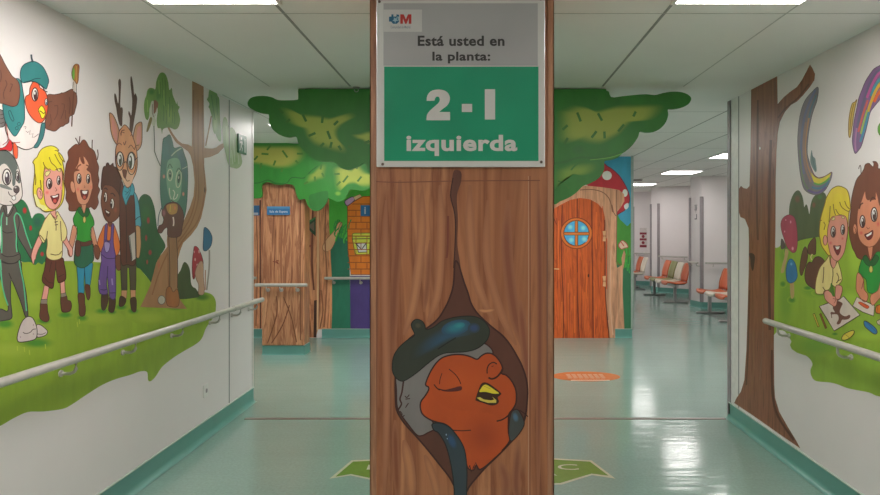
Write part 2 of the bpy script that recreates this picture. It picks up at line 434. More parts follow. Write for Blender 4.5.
for x, y in ((17, 346), (24, 347), (45, 344), (77, 322), (79, 319), (29, 350)): g.line([(x, y), (x+.5, y+5)], (176, 190, 70), .8)
g.build(ML)
# ---- bushes
q = Paint('L', 'painted_bush', base=0.00068, label='dark green painted bush with red flowers behind the animal in the grey suit')
q.fill(G(0, 185, [(120, 230), (150, 170), (195, 140), (235, 155), (270, 200), (295, 265), (318, 335), (340, 300), (375, 282), (420, 290), (450, 330), (470, 400), (480, 560), (470, 745), (440, 770), (420, 795), (380, 775), (350, 800), (300, 770), (220, 768), (180, 700), (120, 500)]), (42, 112, 70))
q.softell(37, 222, 6, 7, (40, 92, 74), (42, 112, 70))
for x, y, rx, ry in ((24.5, 210.5, 2.3, 3.6), (30.5, 228, 1.6, 3), (42, 254, 2, 2.6), (46, 219, 1.2, 2.2)): q.softell(x, y, rx, ry, (176, 44, 44), (90, 80, 60), e=.5)
q.build(ML)
q = Paint('L', 'painted_bush', base=0.00068, label='tall dark green painted bush with red flowers between the deer and the tree')
q.fill([(137, 212), (138.5, 201), (141, 196), (145, 194), (150, 196.5), (153, 203), (155, 211), (156.3, 223), (157.5, 230), (160.5, 236), (164.5, 243), (165, 248), (160, 256), (157, 266), (153, 283), (147, 277), (140, 269), (136, 265), (136, 240)], (46, 92, 58))
q.softell(146, 215, 7, 14, (52, 104, 60), (46, 92, 58))
for x, y, rx, ry in ((148.2, 220.5, 1.9, 4.2), (150, 252.5, 2.1, 3.4), (146, 238, 1.5, 4), (147, 262, 1.2, 3)): q.softell(x, y, rx, ry, (150, 60, 58), (60, 84, 58), e=.4)
q.build(ML)
q = Paint('L', 'painted_bush', base=0.00068, label='low blackish green painted bush right of the tree foot')
q.fill([(174, 298), (175, 282), (177.5, 275), (180.5, 270), (183, 263.5), (185, 262), (188, 265), (190, 271), (191, 283), (193, 287), (196, 289), (198.5, 297)], (68, 82, 50))
q.build(ML)
# ---- tree
q = Paint('L', 'painted_tree', base=0.00084, label='tan painted tree with light green leaf clumps')
fo = q.sub('foliage')
FO = (108, 146, 72)
q.fill([(192, 81), (203.5, 86), (203.7, 110), (204.2, 146), (204.2, 148), (212, 148.5), (216, 147.5), (220, 144.5), (224, 143), (225.5, 145.5), (218, 153.5), (210, 157), (204.2, 158), (204, 165), (205.5, 178), (206.5, 190), (204, 205), (201, 218), (197, 227), (191, 235), (183, 243), (180, 251), (177, 262), (176, 276), (176, 288), (180, 300), (187, 309), (140, 307), (144, 299), (150, 286), (153, 275), (156, 263), (160, 256), (167, 247), (178, 233), (184, 220), (189.5, 208), (193.5, 196), (194.5, 182), (193, 166), (190.5, 155.5), (188, 151.5), (182, 147), (175.5, 142), (170, 133), (167, 127), (169, 127), (173, 134), (178, 140.5), (182, 143.5), (188, 144.5), (191.8, 146.5), (192, 110)], (160, 118, 84), False)
for l in ([(193.5, 90), (193.5, 140), (196, 175), (195, 200), (188, 222), (172, 245), (160, 270), (152, 295)], [(202.5, 95), (202.5, 150), (204.5, 190), (198, 220), (183, 240), (172, 262), (170, 285)], [(198, 100), (198, 170), (198, 200), (190, 225), (178, 242)]):
    q.line(l, (142, 98, 66), 1.3)
q.line([(168, 252), (168, 275), (169, 292)], (126, 84, 56), .8)
q.softell(204.7, 190, 1.2, 5, (86, 56, 40), (160, 118, 84))
q.softell(158.5, 265, 2, 6, (176, 102, 78), (160, 118, 84), e=0)
q.line([(211.2, 116), (209, 128), (205.5, 146)], (150, 112, 84), 1.3)
fo.fill([(147, 91), (149, 88.3), (152, 88), (155, 89.5), (156, 82), (158, 76), (160.5, 72.8), (163.5, 72.8), (166, 75.5), (168, 82), (169.3, 90), (171.5, 88), (172.5, 94.5), (175, 101), (176.5, 104), (177, 101), (177.8, 105.5), (179.5, 107), (178, 110.5), (179, 114.5), (180, 120), (178.5, 126.5), (175, 129.5), (169, 127.5), (163, 129), (161.8, 134), (160.8, 128.5), (157.5, 127.5), (156.5, 120), (157.5, 110), (156.5, 103.5), (152.5, 101.5), (149.5, 108), (149, 116), (147.5, 120), (145, 117.5), (143.7, 108), (144.5, 100), (146, 96)], FO)
fo.softell(151.5, 92, 4, 4, (72, 128, 60), FO); fo.softell(158, 95, 3, 8, (84, 130, 66), FO); fo.softell(170, 115, 7, 10, (130, 164, 78), FO)
for x, y, l in ((162, 78, 20), (165, 80, 26), (160, 82, 16), (169, 97, 20), (172, 105, 18), (174, 112, 12), (166, 110, 14), (163, 105, 16)): fo.line([(x, y), (x+.6, y+l*.5), (x+.2, y+l)], (86, 126, 62), .8)
for x, y, l in ((158.5, 80, 14), (163.5, 90, 16), (168, 104, 18), (147, 100, 12)): fo.line([(x, y), (x+.5, y+l)], (140, 172, 92), .8)
fo.fill([(208.6, 92), (209.6, 89.3), (211.5, 90.3), (213, 88.5), (215.5, 91), (217.5, 96), (219, 99), (219.6, 110), (220, 120), (220.8, 132), (220.5, 141), (218, 140), (215.5, 134), (213.5, 124), (211.8, 117), (209.4, 109), (208.3, 107), (209.2, 103.5), (206.7, 99.5), (208, 97)], (104, 144, 80))
fo.softell(215, 122, 3, 12, (142, 170, 108), (104, 144, 80)); fo.line([(211, 95), (213, 108), (215, 120)], (70, 122, 62), 1); fo.line([(216, 98), (217.5, 115)], (84, 130, 70), .8)
fo.fill([(222.5, 122), (224.5, 117), (227, 120), (229, 128), (232, 127.5), (235.5, 133), (237.5, 142), (240, 152), (242, 161), (240.5, 166), (237, 168.5), (233.5, 168), (229.5, 166.5), (227, 161), (225.3, 153), (223, 142)], (138, 162, 114))
fo.softell(235, 160, 5, 7, (116, 152, 90), (138, 162, 114)); fo.softell(228, 138, 3, 10, (168, 180, 146), (138, 162, 114))
for x, y, l in ((226, 126, 20), (229, 134, 24), (233, 140, 22), (237, 148, 16), (231, 150, 14)): fo.line([(x, y), (x+1, y+l*.5), (x+1.6, y+l)], (160, 180, 138), .9)
q.build(ML)
# ---- bird with beret
q = Paint('L', 'painted_bird', base=0.00068, label='orange-faced bird in a teal beret holding up a paintbrush')
tl = q.sub('tail'); wg = q.sub('wing'); wg2 = q.sub('wing'); body = q.sub('body'); jk = q.sub('jacket'); fc = q.sub('face'); be = q.sub('beret'); br = q.sub('paintbrush')
tl.fill(G(0, 99, [(-90, 90), (0, 105), (30, 125), (48, 200), (45, 260), (10, 282), (-90, 260)]), (112, 106, 104), out=DARK)
for y in (150, 190, 235): tl.line(G(0, 99, [(-40, y), (10, y+8), (40, y-6)]), DARK, .6)
wg.fill(G(0, 50, [(470, 455), (540, 447), (600, 436), (612, 428), (640, 427), (720, 390), (735, 415), (762, 440), (768, 520), (752, 590), (738, 640), (720, 650), (692, 670), (685, 725), (650, 745), (630, 762), (600, 770), (560, 806), (530, 812), (500, 802), (455, 782), (450, 720), (455, 600)]), (120, 78, 64), out=(66, 42, 38))
for l in ([(540, 560), (575, 560), (570, 640), (540, 700)], [(610, 540), (640, 545), (635, 610), (605, 690)], [(690, 470), (700, 540), (690, 640)], [(480, 520), (520, 515)], [(650, 600), (655, 690)], [(500, 640), (510, 720), (490, 760)]): wg.line(G(0, 50, l), (88, 56, 48), .7)
body.fill(G(0, 50, [(200, 330), (330, 318), (430, 380), (462, 480), (470, 560), (455, 680), (440, 760), (410, 850), (370, 930), (320, 980), (250, 996), (180, 968), (110, 920), (75, 860), (50, 760), (80, 500)]), (222, 208, 204), out=DARK, ow=.8)
for l in ([(232, 770), (258, 765), (250, 790)], [(255, 810), (275, 825), (300, 800), (292, 845), (328, 835), (318, 875), (345, 870), (385, 838)]): body.line(G(0, 50, l), (120, 96, 96), .6, sm=False)
jk.fill(G(0, 50, [(155, 288), (185, 290), (212, 330), (225, 400), (238, 500), (243, 620), (240, 710), (205, 780), (150, 862), (105, 820), (70, 760), (42, 690), (28, 600), (30, 530), (110, 545), (160, 500), (180, 400), (165, 330)]), TEAL, out=(34, 60, 66), ow=.8)
jk.fill(G(0, 99, [(412, 250), (430, 240), (448, 245), (446, 300), (430, 380), (400, 440), (370, 485), (335, 480), (372, 420), (395, 340)]), (60, 116, 118), out=(34, 60, 66), ow=.8)
jk.fill(G(0, 99, [(82, 128), (100, 118), (118, 160), (136, 205), (125, 222), (100, 190)]), TEAL, out=(30, 56, 60), ow=.6)
jk.fill(G(0, 99, [(170, 245), (190, 232), (200, 255), (180, 268)]), TEAL, out=(30, 56, 60), ow=.5); jk.fill(G(0, 99, [(148, 288), (170, 275), (178, 298), (158, 308)]), TEAL, out=(30, 56, 60), ow=.5)
wg2.fill(G(0, 50, [(-320, -60), (-150, -40), (-40, 10), (5, 60), (40, 130), (80, 200), (120, 262), (158, 290), (184, 330), (196, 400), (190, 480), (170, 545), (125, 565), (60, 548), (0, 532), (-150, 520), (-320, 500)]), BR, out=(66, 42, 38))
for l in ([(50, 300), (65, 340), (45, 390), (30, 440), (38, 490)], [(100, 340), (120, 345), (108, 380), (95, 420)], [(0, 200), (10, 260), (0, 320)]): wg2.line(G(0, 50, l), (84, 52, 44), .8)
fc.fill(G(0, 50, [(330, 318), (378, 335), (398, 378), (440, 405), (465, 455), (476, 520), (474, 590), (460, 650), (432, 706), (392, 730), (340, 704), (290, 645), (262, 585), (246, 510), (256, 462), (288, 442), (294, 385), (312, 340)]), OR_, out=(92, 44, 34), ow=.8)
eye(fc, 34.5, 94.5, 3.1, 6.6, (66, 40, 44), dx=.06, ow=1.1, out=(74, 34, 30)); eye(fc, 45.9, 102, 1.4, 3.4, (80, 110, 130), dx=.1, ow=.7, out=(60, 34, 34))
fc.line(G(0, 50, [(428, 400), (445, 410), (470, 420)]), (66, 40, 34), 1.0)
fc.fill(G(0, 99, [(378, 115), (390, 85), (412, 68), (432, 88), (448, 130), (445, 165), (428, 192), (408, 188), (395, 150)]), (236, 212, 56), out=(110, 76, 20), ow=.8)
fc.line(G(0, 99, [(388, 118), (410, 128), (430, 145), (446, 132)]), (90, 62, 20), .9)
be.fill(G(0, 50, [(202, 290), (200, 210), (228, 152), (290, 120), (350, 118), (420, 165), (462, 240), (482, 305), (472, 350), (455, 392), (420, 362), (370, 328), (318, 312), (270, 322), (222, 326)]), TEAL, out=(36, 62, 68), ow=.8)
be.line(G(0, 50, [(235, 322), (300, 306), (345, 288), (400, 284)]), (34, 70, 74), .8); be.line(G(0, 50, [(322, 122), (312, 85), (306, 45)]), (58, 72, 82), 1.8)
br.line(G(0, 50, [(738, 385), (728, 480), (720, 600), (712, 765)]), (96, 62, 48), 1.2); br.line(G(0, 50, [(740, 310), (735, 350), (742, 410)]), (196, 186, 178), 2.6); br.line(G(0, 50, [(728, 320), (722, 380)]), DARK, .5); br.line(G(0, 50, [(758, 345), (760, 440)]), DARK, .5)
br.fill(G(0, 50, [(745, 315), (722, 288), (714, 225), (728, 165), (752, 140), (778, 145), (788, 170), (782, 240), (778, 305), (762, 342)]), (160, 106, 56), out=(90, 58, 40), ow=.5); br.fill(G(0, 50, [(735, 300), (722, 280), (716, 225), (732, 175), (742, 230)]), (112, 170, 76)); br.line(G(0, 50, [(758, 160), (756, 250), (758, 320)]), (196, 150, 80), .9); br.line(G(0, 50, [(780, 150), (784, 180)]), (150, 50, 40), .9)
ft = q.sub('foot'); ft2 = q.sub('foot')
for l in ([(55, 250), (65, 320), (78, 390), (100, 425), (150, 436), (195, 432)], [(20, 60+400), (60, 430), (80, 400)]): ft.line(G(0, 99, l), (150, 62, 54), .8)
ft.fill(G(0, 140, [(-40, 85), (20, 78), (60, 50), (90, 0), (110, 20), (118, 60), (105, 110), (60, 100), (0, 100), (-40, 120)]), (196, 48, 52), out=(90, 34, 34), ow=.5); ft2.fill(G(0, 140, [(130, 30), (160, 55), (172, 100), (168, 175), (148, 182), (125, 120)]), (230, 92, 58), out=(110, 44, 34), ow=.5)
q.build(ML)
# ---- animal in grey suit
q = Paint('L', 'painted_animal', base=0.00084, label='white and grey striped animal in a dark suit with mint green piping')
su = q.sub('suit'); hd = q.sub('head')
SU = (92, 86, 80)
su.fill(G(0, 185, [(0, 740), (190, 740), (215, 860), (240, 980), (262, 1100), (278, 1310), (252, 1315), (215, 1200), (170, 1080), (112, 950), (104, 1060), (105, 1160), (115, 1260), (115, 1330), (60, 1352), (-60, 1356), (-60, 1250), (10, 1240), (70, 1262), (78, 1200), (40, 1080), (10, 960), (-20, 850)]), SU, out=(44, 44, 42), ow=.8)
su.fill(G(0, 185, [(150, 275), (200, 310), (230, 380), (265, 500), (300, 590), (335, 680), (338, 760), (300, 725), (250, 640), (190, 540), (160, 450)]), SU, out=(44, 44, 42), ow=.8)
su.fill(G(0, 185, [(18, 212), (60, 205), (75, 300), (135, 205), (170, 270), (190, 380), (175, 460), (168, 560), (180, 660), (200, 700), (198, 750), (150, 780), (80, 788), (0, 760), (-15, 700), (8, 620), (14, 500), (0, 400), (-60, 640), (-100, 600), (-60, 380), (-10, 290)]), SU, out=(44, 44, 42), ow=.8)
MT = (86, 190, 140)
for l in ([(28, 275), (10, 350), (12, 450), (16, 560), (14, 680)], [(165, 275), (140, 320), (148, 400), (162, 490), (160, 600), (168, 670)], [(165, 278), (200, 310), (230, 390), (262, 500), (312, 635)], [(188, 750), (205, 850), (232, 980), (246, 1100), (262, 1260)], [(5, 850), (20, 1000), (48, 1120), (78, 1205)], [(0, 745), (5, 800), (8, 850)]): su.line(G(0, 185, l), MT, 1.2)
su.line(G(0, 185, [(65, 318), (64, 400)]), (150, 200, 170), 1.3)
for l in ([(20, 455), (60, 480), (125, 470)], [(10, 690), (60, 716), (130, 712), (188, 690)], [(10, 755), (80, 784), (150, 778), (195, 745)], [(85, 880), (110, 940)], [(30, 230), (55, 300), (75, 318), (110, 280), (130, 230)]): su.line(G(0, 185, l), (48, 38, 38), .8)
hd.fill(G(0, 140, [(-160, 380), (-130, 240), (-60, 135), (30, 102), (95, 130), (150, 200), (188, 300), (202, 390), (216, 480), (218, 560), (190, 610), (135, 645), (60, 655), (0, 640), (-90, 600), (-150, 500)]), (212, 204, 198), out=DARK, ow=.8)
hd.fill(G(0, 140, [(-130, 250), (-60, 138), (30, 106), (92, 132), (148, 202), (175, 285), (160, 300), (152, 380), (150, 440), (130, 462), (118, 430), (118, 350), (90, 285), (50, 240), (10, 248), (-30, 300), (-80, 330)]), (94, 102, 98))
hd.fill(G(0, 140, [(180, 310), (196, 380), (200, 425), (180, 432), (164, 400), (170, 350)]), (94, 102, 98))
hd.fill(G(0, 140, [(0, 440), (40, 450), (90, 470), (120, 500), (60, 490), (0, 470)]), (120, 122, 118))
eye(hd, 6.4, 177, 4.2, 8, (70, 58, 66), dx=.05, ow=1.2, irx=.6); eye(hd, 16.9, 176, 1.5, 5, (70, 58, 66), dx=.08, ow=.9)
hd.ell(16, 189.5, 2.9, 3.7, (86, 74, 74), 0, DARK, .6); hd.ell(15, 187.5, 1.1, .9, (190, 184, 182)); hd.line(G(0, 185, [(78, 65), (90, 95), (115, 112), (140, 108), (160, 90), (178, 70)]), DARK, .8); hd.ell(13.3, 198, 2, 2.2, (232, 226, 222), 0, DARK, .5); hd.line(G(0, 185, [(90, 160), (108, 172), (128, 195)]), DARK, .7)
q.build(ML)
# ---- blond boy
SK, DB = (226, 156, 142), (108, 62, 48)
def boots(p, loops, col=(100, 58, 44)):
    r = []
    for l in loops: z = p.sub('boot'); z.fill(l, col, out=(60, 34, 28), ow=.6); r.append(z)
    return r
q = Paint('L', 'painted_boy', base=0.00114, label='blond painted boy in pale yellow shirt and brown shorts')
lg = q.sub('leg'); lg2 = q.sub('leg'); sh = q.sub('shorts'); ar = q.sub('arm'); ar2 = q.sub('arm'); stt = q.sub('shirt'); hb = q.sub('hair'); fa = q.sub('face'); hr = hb
lg.fill(G(0, 275, [(440, 105), (488, 110), (480, 180), (465, 250), (412, 250), (428, 170)]), SK, False, (110, 52, 46), .6); lg2.fill(G(0, 275, [(598, 60), (642, 40), (652, 190), (606, 200), (602, 130)]), SK, False, (110, 52, 46), .6)
bo, bo2 = boots(q, [G(0, 275, [(404, 280), (465, 285), (474, 360), (490, 430), (472, 466), (432, 462), (394, 425), (400, 340)]), G(0, 275, [(606, 215), (660, 205), (672, 250), (702, 262), (714, 310), (695, 362), (640, 372), (612, 350)])])
bo.fill(G(0, 275, [(406, 245), (470, 242), (468, 290), (404, 288)]), (140, 126, 116), False, DARK, .5); bo2.fill(G(0, 275, [(604, 188), (654, 178), (662, 212), (608, 226)]), (140, 126, 116), False, DARK, .5)
sh.fill(G(0, 230, [(462, 270), (535, 300), (622, 278), (640, 350), (656, 440), (648, 500), (592, 528), (572, 505), (562, 420), (552, 390), (540, 480), (526, 580), (478, 566), (424, 522), (420, 470), (440, 400), (452, 330)]), (98, 52, 40), out=(54, 28, 24), ow=.7)
for l in ([(555, 310), (552, 390)], [(440, 470), (480, 520), (530, 530)], [(580, 470), (640, 440)], [(510, 320), (490, 420)]): sh.line(G(0, 230, l), (64, 34, 28), .6)
ar.fill(G(0, 230, [(385, 60), (350, 130), (322, 200), (308, 262), (318, 315), (330, 345), (342, 300), (352, 290), (360, 250), (378, 200), (412, 130), (420, 85)]), SK, out=(110, 52, 46), ow=.6)
ar2.fill(G(0, 230, [(620, 100), (655, 160), (680, 205), (690, 245), (706, 268), (722, 240), (722, 190), (700, 150), (668, 90), (660, 60)]), SK, out=(110, 52, 46), ow=.6)
stt.fill(G(0, 185, [(488, 288), (440, 355), (408, 430), (386, 478), (398, 530), (432, 580), (462, 530), (468, 600), (456, 680), (472, 730), (530, 752), (600, 735), (620, 690), (622, 570), (642, 555), (665, 500), (662, 440), (640, 380), (600, 310), (565, 262), (545, 330), (510, 285)]), (232, 210, 140), out=(104, 74, 48), ow=.7)
for l in ([(505, 285), (530, 325), (552, 345), (570, 300)], [(548, 350), (556, 400), (556, 455)], [(500, 690), (550, 700), (590, 690), (614, 660)], [(395, 500), (420, 530), (440, 560)], [(600, 360), (606, 480), (610, 560)], [(470, 460), (462, 530)]): stt.line(G(0, 185, l), (112, 84, 50), .8)
stt.line(G(0, 185, [(540, 372), (572, 365)]), DARK, .8); stt.line(G(0, 185, [(545, 400), (575, 395)]), DARK, .8)
fa.fill(G(0, 185, [(500, 220), (545, 225), (552, 290), (562, 335), (520, 305), (500, 270)]), SK, out=(120, 60, 52), ow=.5)
hb.fill(G(0, 140, [(328, 470), (335, 400), (342, 330), (338, 250), (322, 222), (345, 188), (366, 170), (390, 118), (430, 78), (500, 58), (552, 72), (584, 105), (570, 110), (612, 155), (642, 222), (618, 205), (636, 300), (628, 400), (640, 500), (628, 600), (592, 665), (545, 700), (490, 715), (440, 715), (405, 690), (390, 655), (360, 665), (342, 600), (328, 540)]), (228, 208, 62), out=(110, 88, 32), ow=.8)
hb.fill(G(0, 140, [(335, 540), (365, 560), (400, 640), (440, 655), (470, 690), (430, 706), (400, 680), (366, 660), (345, 600)]), (236, 218, 150))
fa.fill(G(0, 140, [(440, 290), (540, 300), (600, 285), (618, 340), (616, 450), (612, 560), (592, 640), (548, 688), (500, 690), (455, 645), (438, 580), (432, 480), (432, 380)]), SK, out=(122, 62, 56), ow=.7)
fa.ell(39.2, 193.5, 2.8, 5.8, SK, -8, (122, 62, 56), .6); fa.line(G(0, 140, [(385, 510), (400, 520), (405, 560)]), (122, 62, 56), .6)
fa.softell(46.5, 192.5, 3, 3, (222, 112, 108), SK, e=0); fa.softell(60.2, 188, 1.4, 3, (222, 112, 108), SK, e=0)
eye(fa, 48.6, 183.6, 2.7, 5.2, (66, 44, 44), dx=.08, ow=1.0, out=(74, 34, 34)); eye(fa, 58, 180.4, 1.6, 4.4, (66, 44, 44), dx=.12, ow=.8, out=(74, 34, 34))
fa.fill(G(0, 185, [(500, 110), (540, 106), (580, 88), (582, 130), (565, 172), (545, 192), (520, 165), (508, 135)]), (116, 34, 36), out=(74, 28, 28), ow=.5); fa.fill(G(0, 185, [(510, 112), (545, 108), (574, 96), (570, 116), (530, 128)]), (236, 228, 222), False); fa.ell(54.2, 201, 1.7, 1.9, (196, 84, 78))
fa.line(G(0, 185, [(545, 25), (562, 52), (545, 62)]), (150, 76, 66), .6)
hb.fill(G(0, 140, [(395, 150), (430, 110), (520, 90), (600, 170), (615, 205), (606, 262), (588, 262), (560, 225), (590, 300), (572, 310), (535, 265), (548, 305), (510, 302), (470, 262), (485, 300), (455, 290), (440, 262), (436, 330), (428, 400), (410, 480), (392, 400)]), (230, 206, 52))
hb.fill(G(0, 140, [(445, 350), (450, 318), (492, 310), (490, 335), (462, 362)]), (236, 212, 140), out=(110, 88, 40), ow=.5); hb.fill(G(0, 140, [(558, 290), (590, 290), (600, 318), (575, 310)]), (236, 212, 140), out=(110, 88, 40), ow=.4)
for l in ([(425, 220), (440, 262), (480, 300)], [(485, 170), (505, 225), (545, 262), (572, 305)], [(540, 140), (570, 200), (606, 255)], [(575, 130), (605, 190), (640, 222)], [(395, 400), (402, 460), (398, 500)], [(340, 330), (350, 390), (345, 450)], [(600, 280), (622, 330), (622, 400)], [(440, 262), (430, 340), (432, 400)], [(575, 108), (540, 105)]): hb.line(G(0, 140, l), (116, 92, 30), .8)
q.build(ML)
# ---- curly girl
q = Paint('L', 'painted_girl', base=0.00114, label='painted girl with long curly brown hair, green dress and blue tights')
SK2 = (204, 142, 112); HB = (118, 66, 48)
hb = q.sub('hair'); lg = q.sub('tights'); lg2 = q.sub('tights'); ar = q.sub('arm'); ar2 = q.sub('arm'); dr = q.sub('dress'); fa = q.sub('face')
lg.fill(G(60, 265, [(170, -10), (242, -10), (238, 150), (236, 296), (184, 296), (176, 150)]), (44, 136, 164), out=(30, 66, 84), ow=.6); lg2.fill(G(60, 265, [(248, -15), (322, -20), (318, 60), (305, 160), (292, 210), (255, 205), (248, 110)]), (44, 136, 164), out=(30, 66, 84), ow=.6)
bo, bo2 = boots(q, [G(60, 265, [(178, 290), (238, 292), (245, 380), (252, 430), (245, 500), (205, 512), (188, 480), (186, 400)]), G(60, 265, [(250, 200), (294, 208), (300, 280), (294, 330), (278, 350), (258, 300)])])
hb.fill(G(60, 130, [(155, 142), (188, 148), (215, 110), (238, 98), (262, 120), (290, 172), (335, 205), (358, 262), (365, 310), (385, 370), (378, 440), (388, 500), (378, 560), (396, 600), (374, 665), (382, 730), (345, 795), (305, 770), (262, 790), (210, 775), (160, 808), (90, 806), (84, 745), (55, 690), (60, 610), (40, 530), (45, 440), (60, 340), (82, 285), (75, 220), (105, 180)]), HB, out=(80, 44, 34), ow=.6)
for l in ([(188, 150), (172, 115), (150, 78)], [(186, 148), (192, 100), (196, 62)], [(318, 186), (318, 140), (320, 98)], [(368, 300), (378, 250), (372, 195)]): hb.line(G(60, 130, l), (80, 50, 42), 1.0)
ar.fill(G(60, 220, [(130, 50), (165, 100), (150, 190), (128, 270), (108, 362), (80, 345), (74, 275), (96, 190), (112, 110)]), SK2, out=(104, 52, 44), ow=.6)
ar2.fill(G(60, 220, [(322, 60), (345, 130), (368, 230), (396, 310), (380, 392), (348, 372), (338, 280), (308, 160)]), SK2, out=(104, 52, 44), ow=.6)
ar.line(G(60, 220, [(90, 290), (112, 310), (95, 335)]), (104, 52, 44), .6); ar2.line(G(60, 220, [(350, 300), (370, 350)]), (104, 52, 44), .6)
dr.fill(G(60, 220, [(170, 225), (310, 225), (330, 330), (332, 400), (300, 432), (240, 475), (190, 474), (142, 432), (142, 330)]), (40, 96, 70), out=(24, 56, 44), ow=.7)
dr.fill(G(60, 175, [(180, 335), (150, 385), (128, 440), (142, 505), (165, 520), (168, 600), (165, 660), (240, 672), (308, 660), (300, 610), (306, 530), (336, 500), (330, 440), (300, 380), (280, 340), (235, 395)]), (48, 144, 48), out=(26, 84, 34), ow=.7)
dr.fill(G(60, 175, [(185, 322), (205, 325), (235, 385), (262, 330), (290, 345), (282, 400), (240, 425), (190, 385), (172, 350)]), (32, 98, 46), out=(20, 60, 32), ow=.5)
dr.ell(84, 219.7, 1.4, 3.2, (206, 182, 96), 0, (90, 70, 30), .5)
dr.fill(G(60, 220, [(158, 205), (235, 222), (306, 205), (308, 245), (240, 262), (165, 250)]), (96, 54, 44), out=(54, 30, 26), ow=.5); dr.fill(G(60, 220, [(152, 212), (196, 215), (204, 290), (188, 358), (150, 345)]), (98, 54, 46), out=(54, 30, 26), ow=.5)
fa.fill(G(60, 175, [(210, 285), (256, 285), (248, 350), (236, 385), (222, 350)]), SK2, out=(110, 60, 48), ow=.5)
fa.ell(72.3, 187, 2.4, 6, SK2, -10, (110, 60, 48), .6)
fa.fill(G(60, 130, [(192, 262), (202, 300), (222, 335), (240, 330), (228, 262), (262, 300), (285, 358), (262, 395), (300, 430), (312, 500), (322, 560), (302, 650), (272, 725), (226, 748), (180, 722), (158, 650), (142, 560), (132, 480), (140, 418), (190, 402), (150, 385), (175, 335)]), SK2, out=(116, 62, 50), ow=.5)
fa.softell(77.5, 189.5, 2.2, 3, (206, 110, 98), SK2, e=0); fa.softell(90.5, 187, 1.5, 3, (206, 110, 98), SK2, e=0)
eye(fa, 78.5, 178.6, 2.1, 5, (66, 38, 36), dx=.06, ow=.9); eye(fa, 87.6, 178.8, 1.7, 4.6, (66, 38, 36), dx=.08, ow=.8)
fa.line(G(60, 130, [(160, 395), (178, 360), (205, 345)]), HB, 1.3); fa.line(G(60, 130, [(255, 350), (278, 362), (290, 395)]), HB, 1.2)
fa.fill(G(60, 175, [(200, 152), (240, 158), (276, 152), (274, 200), (258, 235), (240, 247), (218, 232), (205, 200)]), (106, 34, 34), out=(70, 28, 26), ow=.5); fa.fill(G(60, 175, [(216, 160), (268, 158), (262, 185), (240, 192), (220, 182)]), (238, 230, 224), False); fa.ell(83.8, 197.3, 1.5, 1.8, (186, 86, 70)); fa.line(G(60, 175, [(235, 105), (245, 122), (235, 128)]), (140, 76, 60), .5)
q.build(ML)
# ---- small child in overalls
q = Paint('L', 'painted_child', base=0.00114, label='small painted child with dark skin, orange shirt and purple overalls')
hb = q.sub('hair'); stt = q.sub('shirt'); ov = q.sub('overalls'); fa = q.sub('face')
bo, bo2 = boots(q, [G(60, 265, [(418, 288), (478, 290), (474, 380), (448, 446), (422, 448), (410, 400)]), G(60, 265, [(492, 325), (550, 330), (548, 420), (530, 470), (500, 472), (482, 445), (490, 390)])], (78, 54, 40))
hb.fill(G(60, 175, [(412, 150), (412, 40), (422, -50), (436, -85), (455, -90), (462, -115), (480, -122), (498, -96), (528, -120), (534, -88), (560, -75), (590, -50), (612, 30), (612, 130), (602, 230), (592, 290), (540, 190), (480, 130)]), (82, 48, 38), out=(52, 30, 26), ow=.5)
SK3 = (116, 70, 52)
stt.fill(G(60, 220, [(440, 55), (500, 30), (535, 45), (562, 110), (590, 205), (598, 280), (572, 352), (538, 340), (500, 250), (440, 240), (412, 325), (374, 255), (384, 180), (415, 105)]), (208, 112, 48), out=(116, 50, 28), ow=.6)
fa.fill(G(60, 175, [(475, 450), (520, 450), (515, 500), (498, 520), (480, 500)]), SK3)
ov.fill(G(60, 220, [(448, 58), (472, 50), (466, 200), (502, 195), (512, 55), (536, 50), (530, 220), (556, 380), (552, 480), (556, 600), (550, 780), (500, 780), (486, 700), (470, 560), (462, 640), (470, 735), (400, 735), (382, 640), (400, 480), (412, 400), (408, 325), (436, 230)]), (104, 76, 140), out=(58, 38, 88), ow=.7)
ov.fill(G(60, 220, [(442, 222), (496, 232), (488, 300), (465, 325), (446, 300)]), (156, 140, 186), out=(64, 44, 96), ow=.6)
for l in ([(445, 200), (500, 210)], [(415, 345), (470, 385), (552, 380)], [(475, 460), (470, 560)], [(400, 695), (440, 700), (465, 690)], [(495, 730), (550, 728)]): ov.line(G(60, 220, l), (58, 38, 88), .8)
ov.line(G(60, 265, [(515, 135), (522, 200)]), (150, 130, 180), 1.6); ov.line(G(60, 265, [(388, 150), (395, 200)]), (150, 130, 180), 1.4)
ar = q.sub('hand'); ar2 = q.sub('hand'); ar.fill(G(60, 220, [(345, 250), (375, 260), (398, 310), (384, 388), (350, 372), (338, 310)]), SK3, out=(66, 34, 28), ow=.5)
ar2.fill(G(60, 265, [(552, -80), (596, -100), (600, -20), (602, 40), (580, 56), (556, 20)]), SK3, out=(66, 34, 28), ow=.5)
fa.fill(G(60, 175, [(415, 180), (432, 110), (470, 100), (530, 120), (588, 200), (594, 300), (590, 400), (545, 458), (492, 474), (448, 440), (422, 370), (406, 280)]), SK3, out=(60, 34, 28), ow=.6)
eye(fa, 105.2, 197.2, 1.6, 5, (50, 30, 28), dx=-.18, ow=.7, irx=.5); eye(fa, 111.8, 203.6, 1.9, 5, (50, 30, 28), dx=-.18, ow=.7, irx=.5)
fa.line(G(60, 175, [(438, 140), (455, 130), (470, 150)]), (56, 32, 26), 1.0); fa.line(G(60, 175, [(500, 190), (525, 185), (548, 215)]), (56, 32, 26), 1.0)
fa.fill(G(60, 175, [(446, 342), (470, 358), (496, 372), (492, 405), (475, 414), (455, 390)]), (84, 34, 30), out=(54, 26, 24), ow=.5); fa.fill(G(60, 175, [(452, 352), (490, 374), (480, 386), (458, 372)]), (238, 230, 224), False)
fa.softell(115, 210, 2.4, 4, (146, 76, 58), SK3, e=0)
q.build(ML)
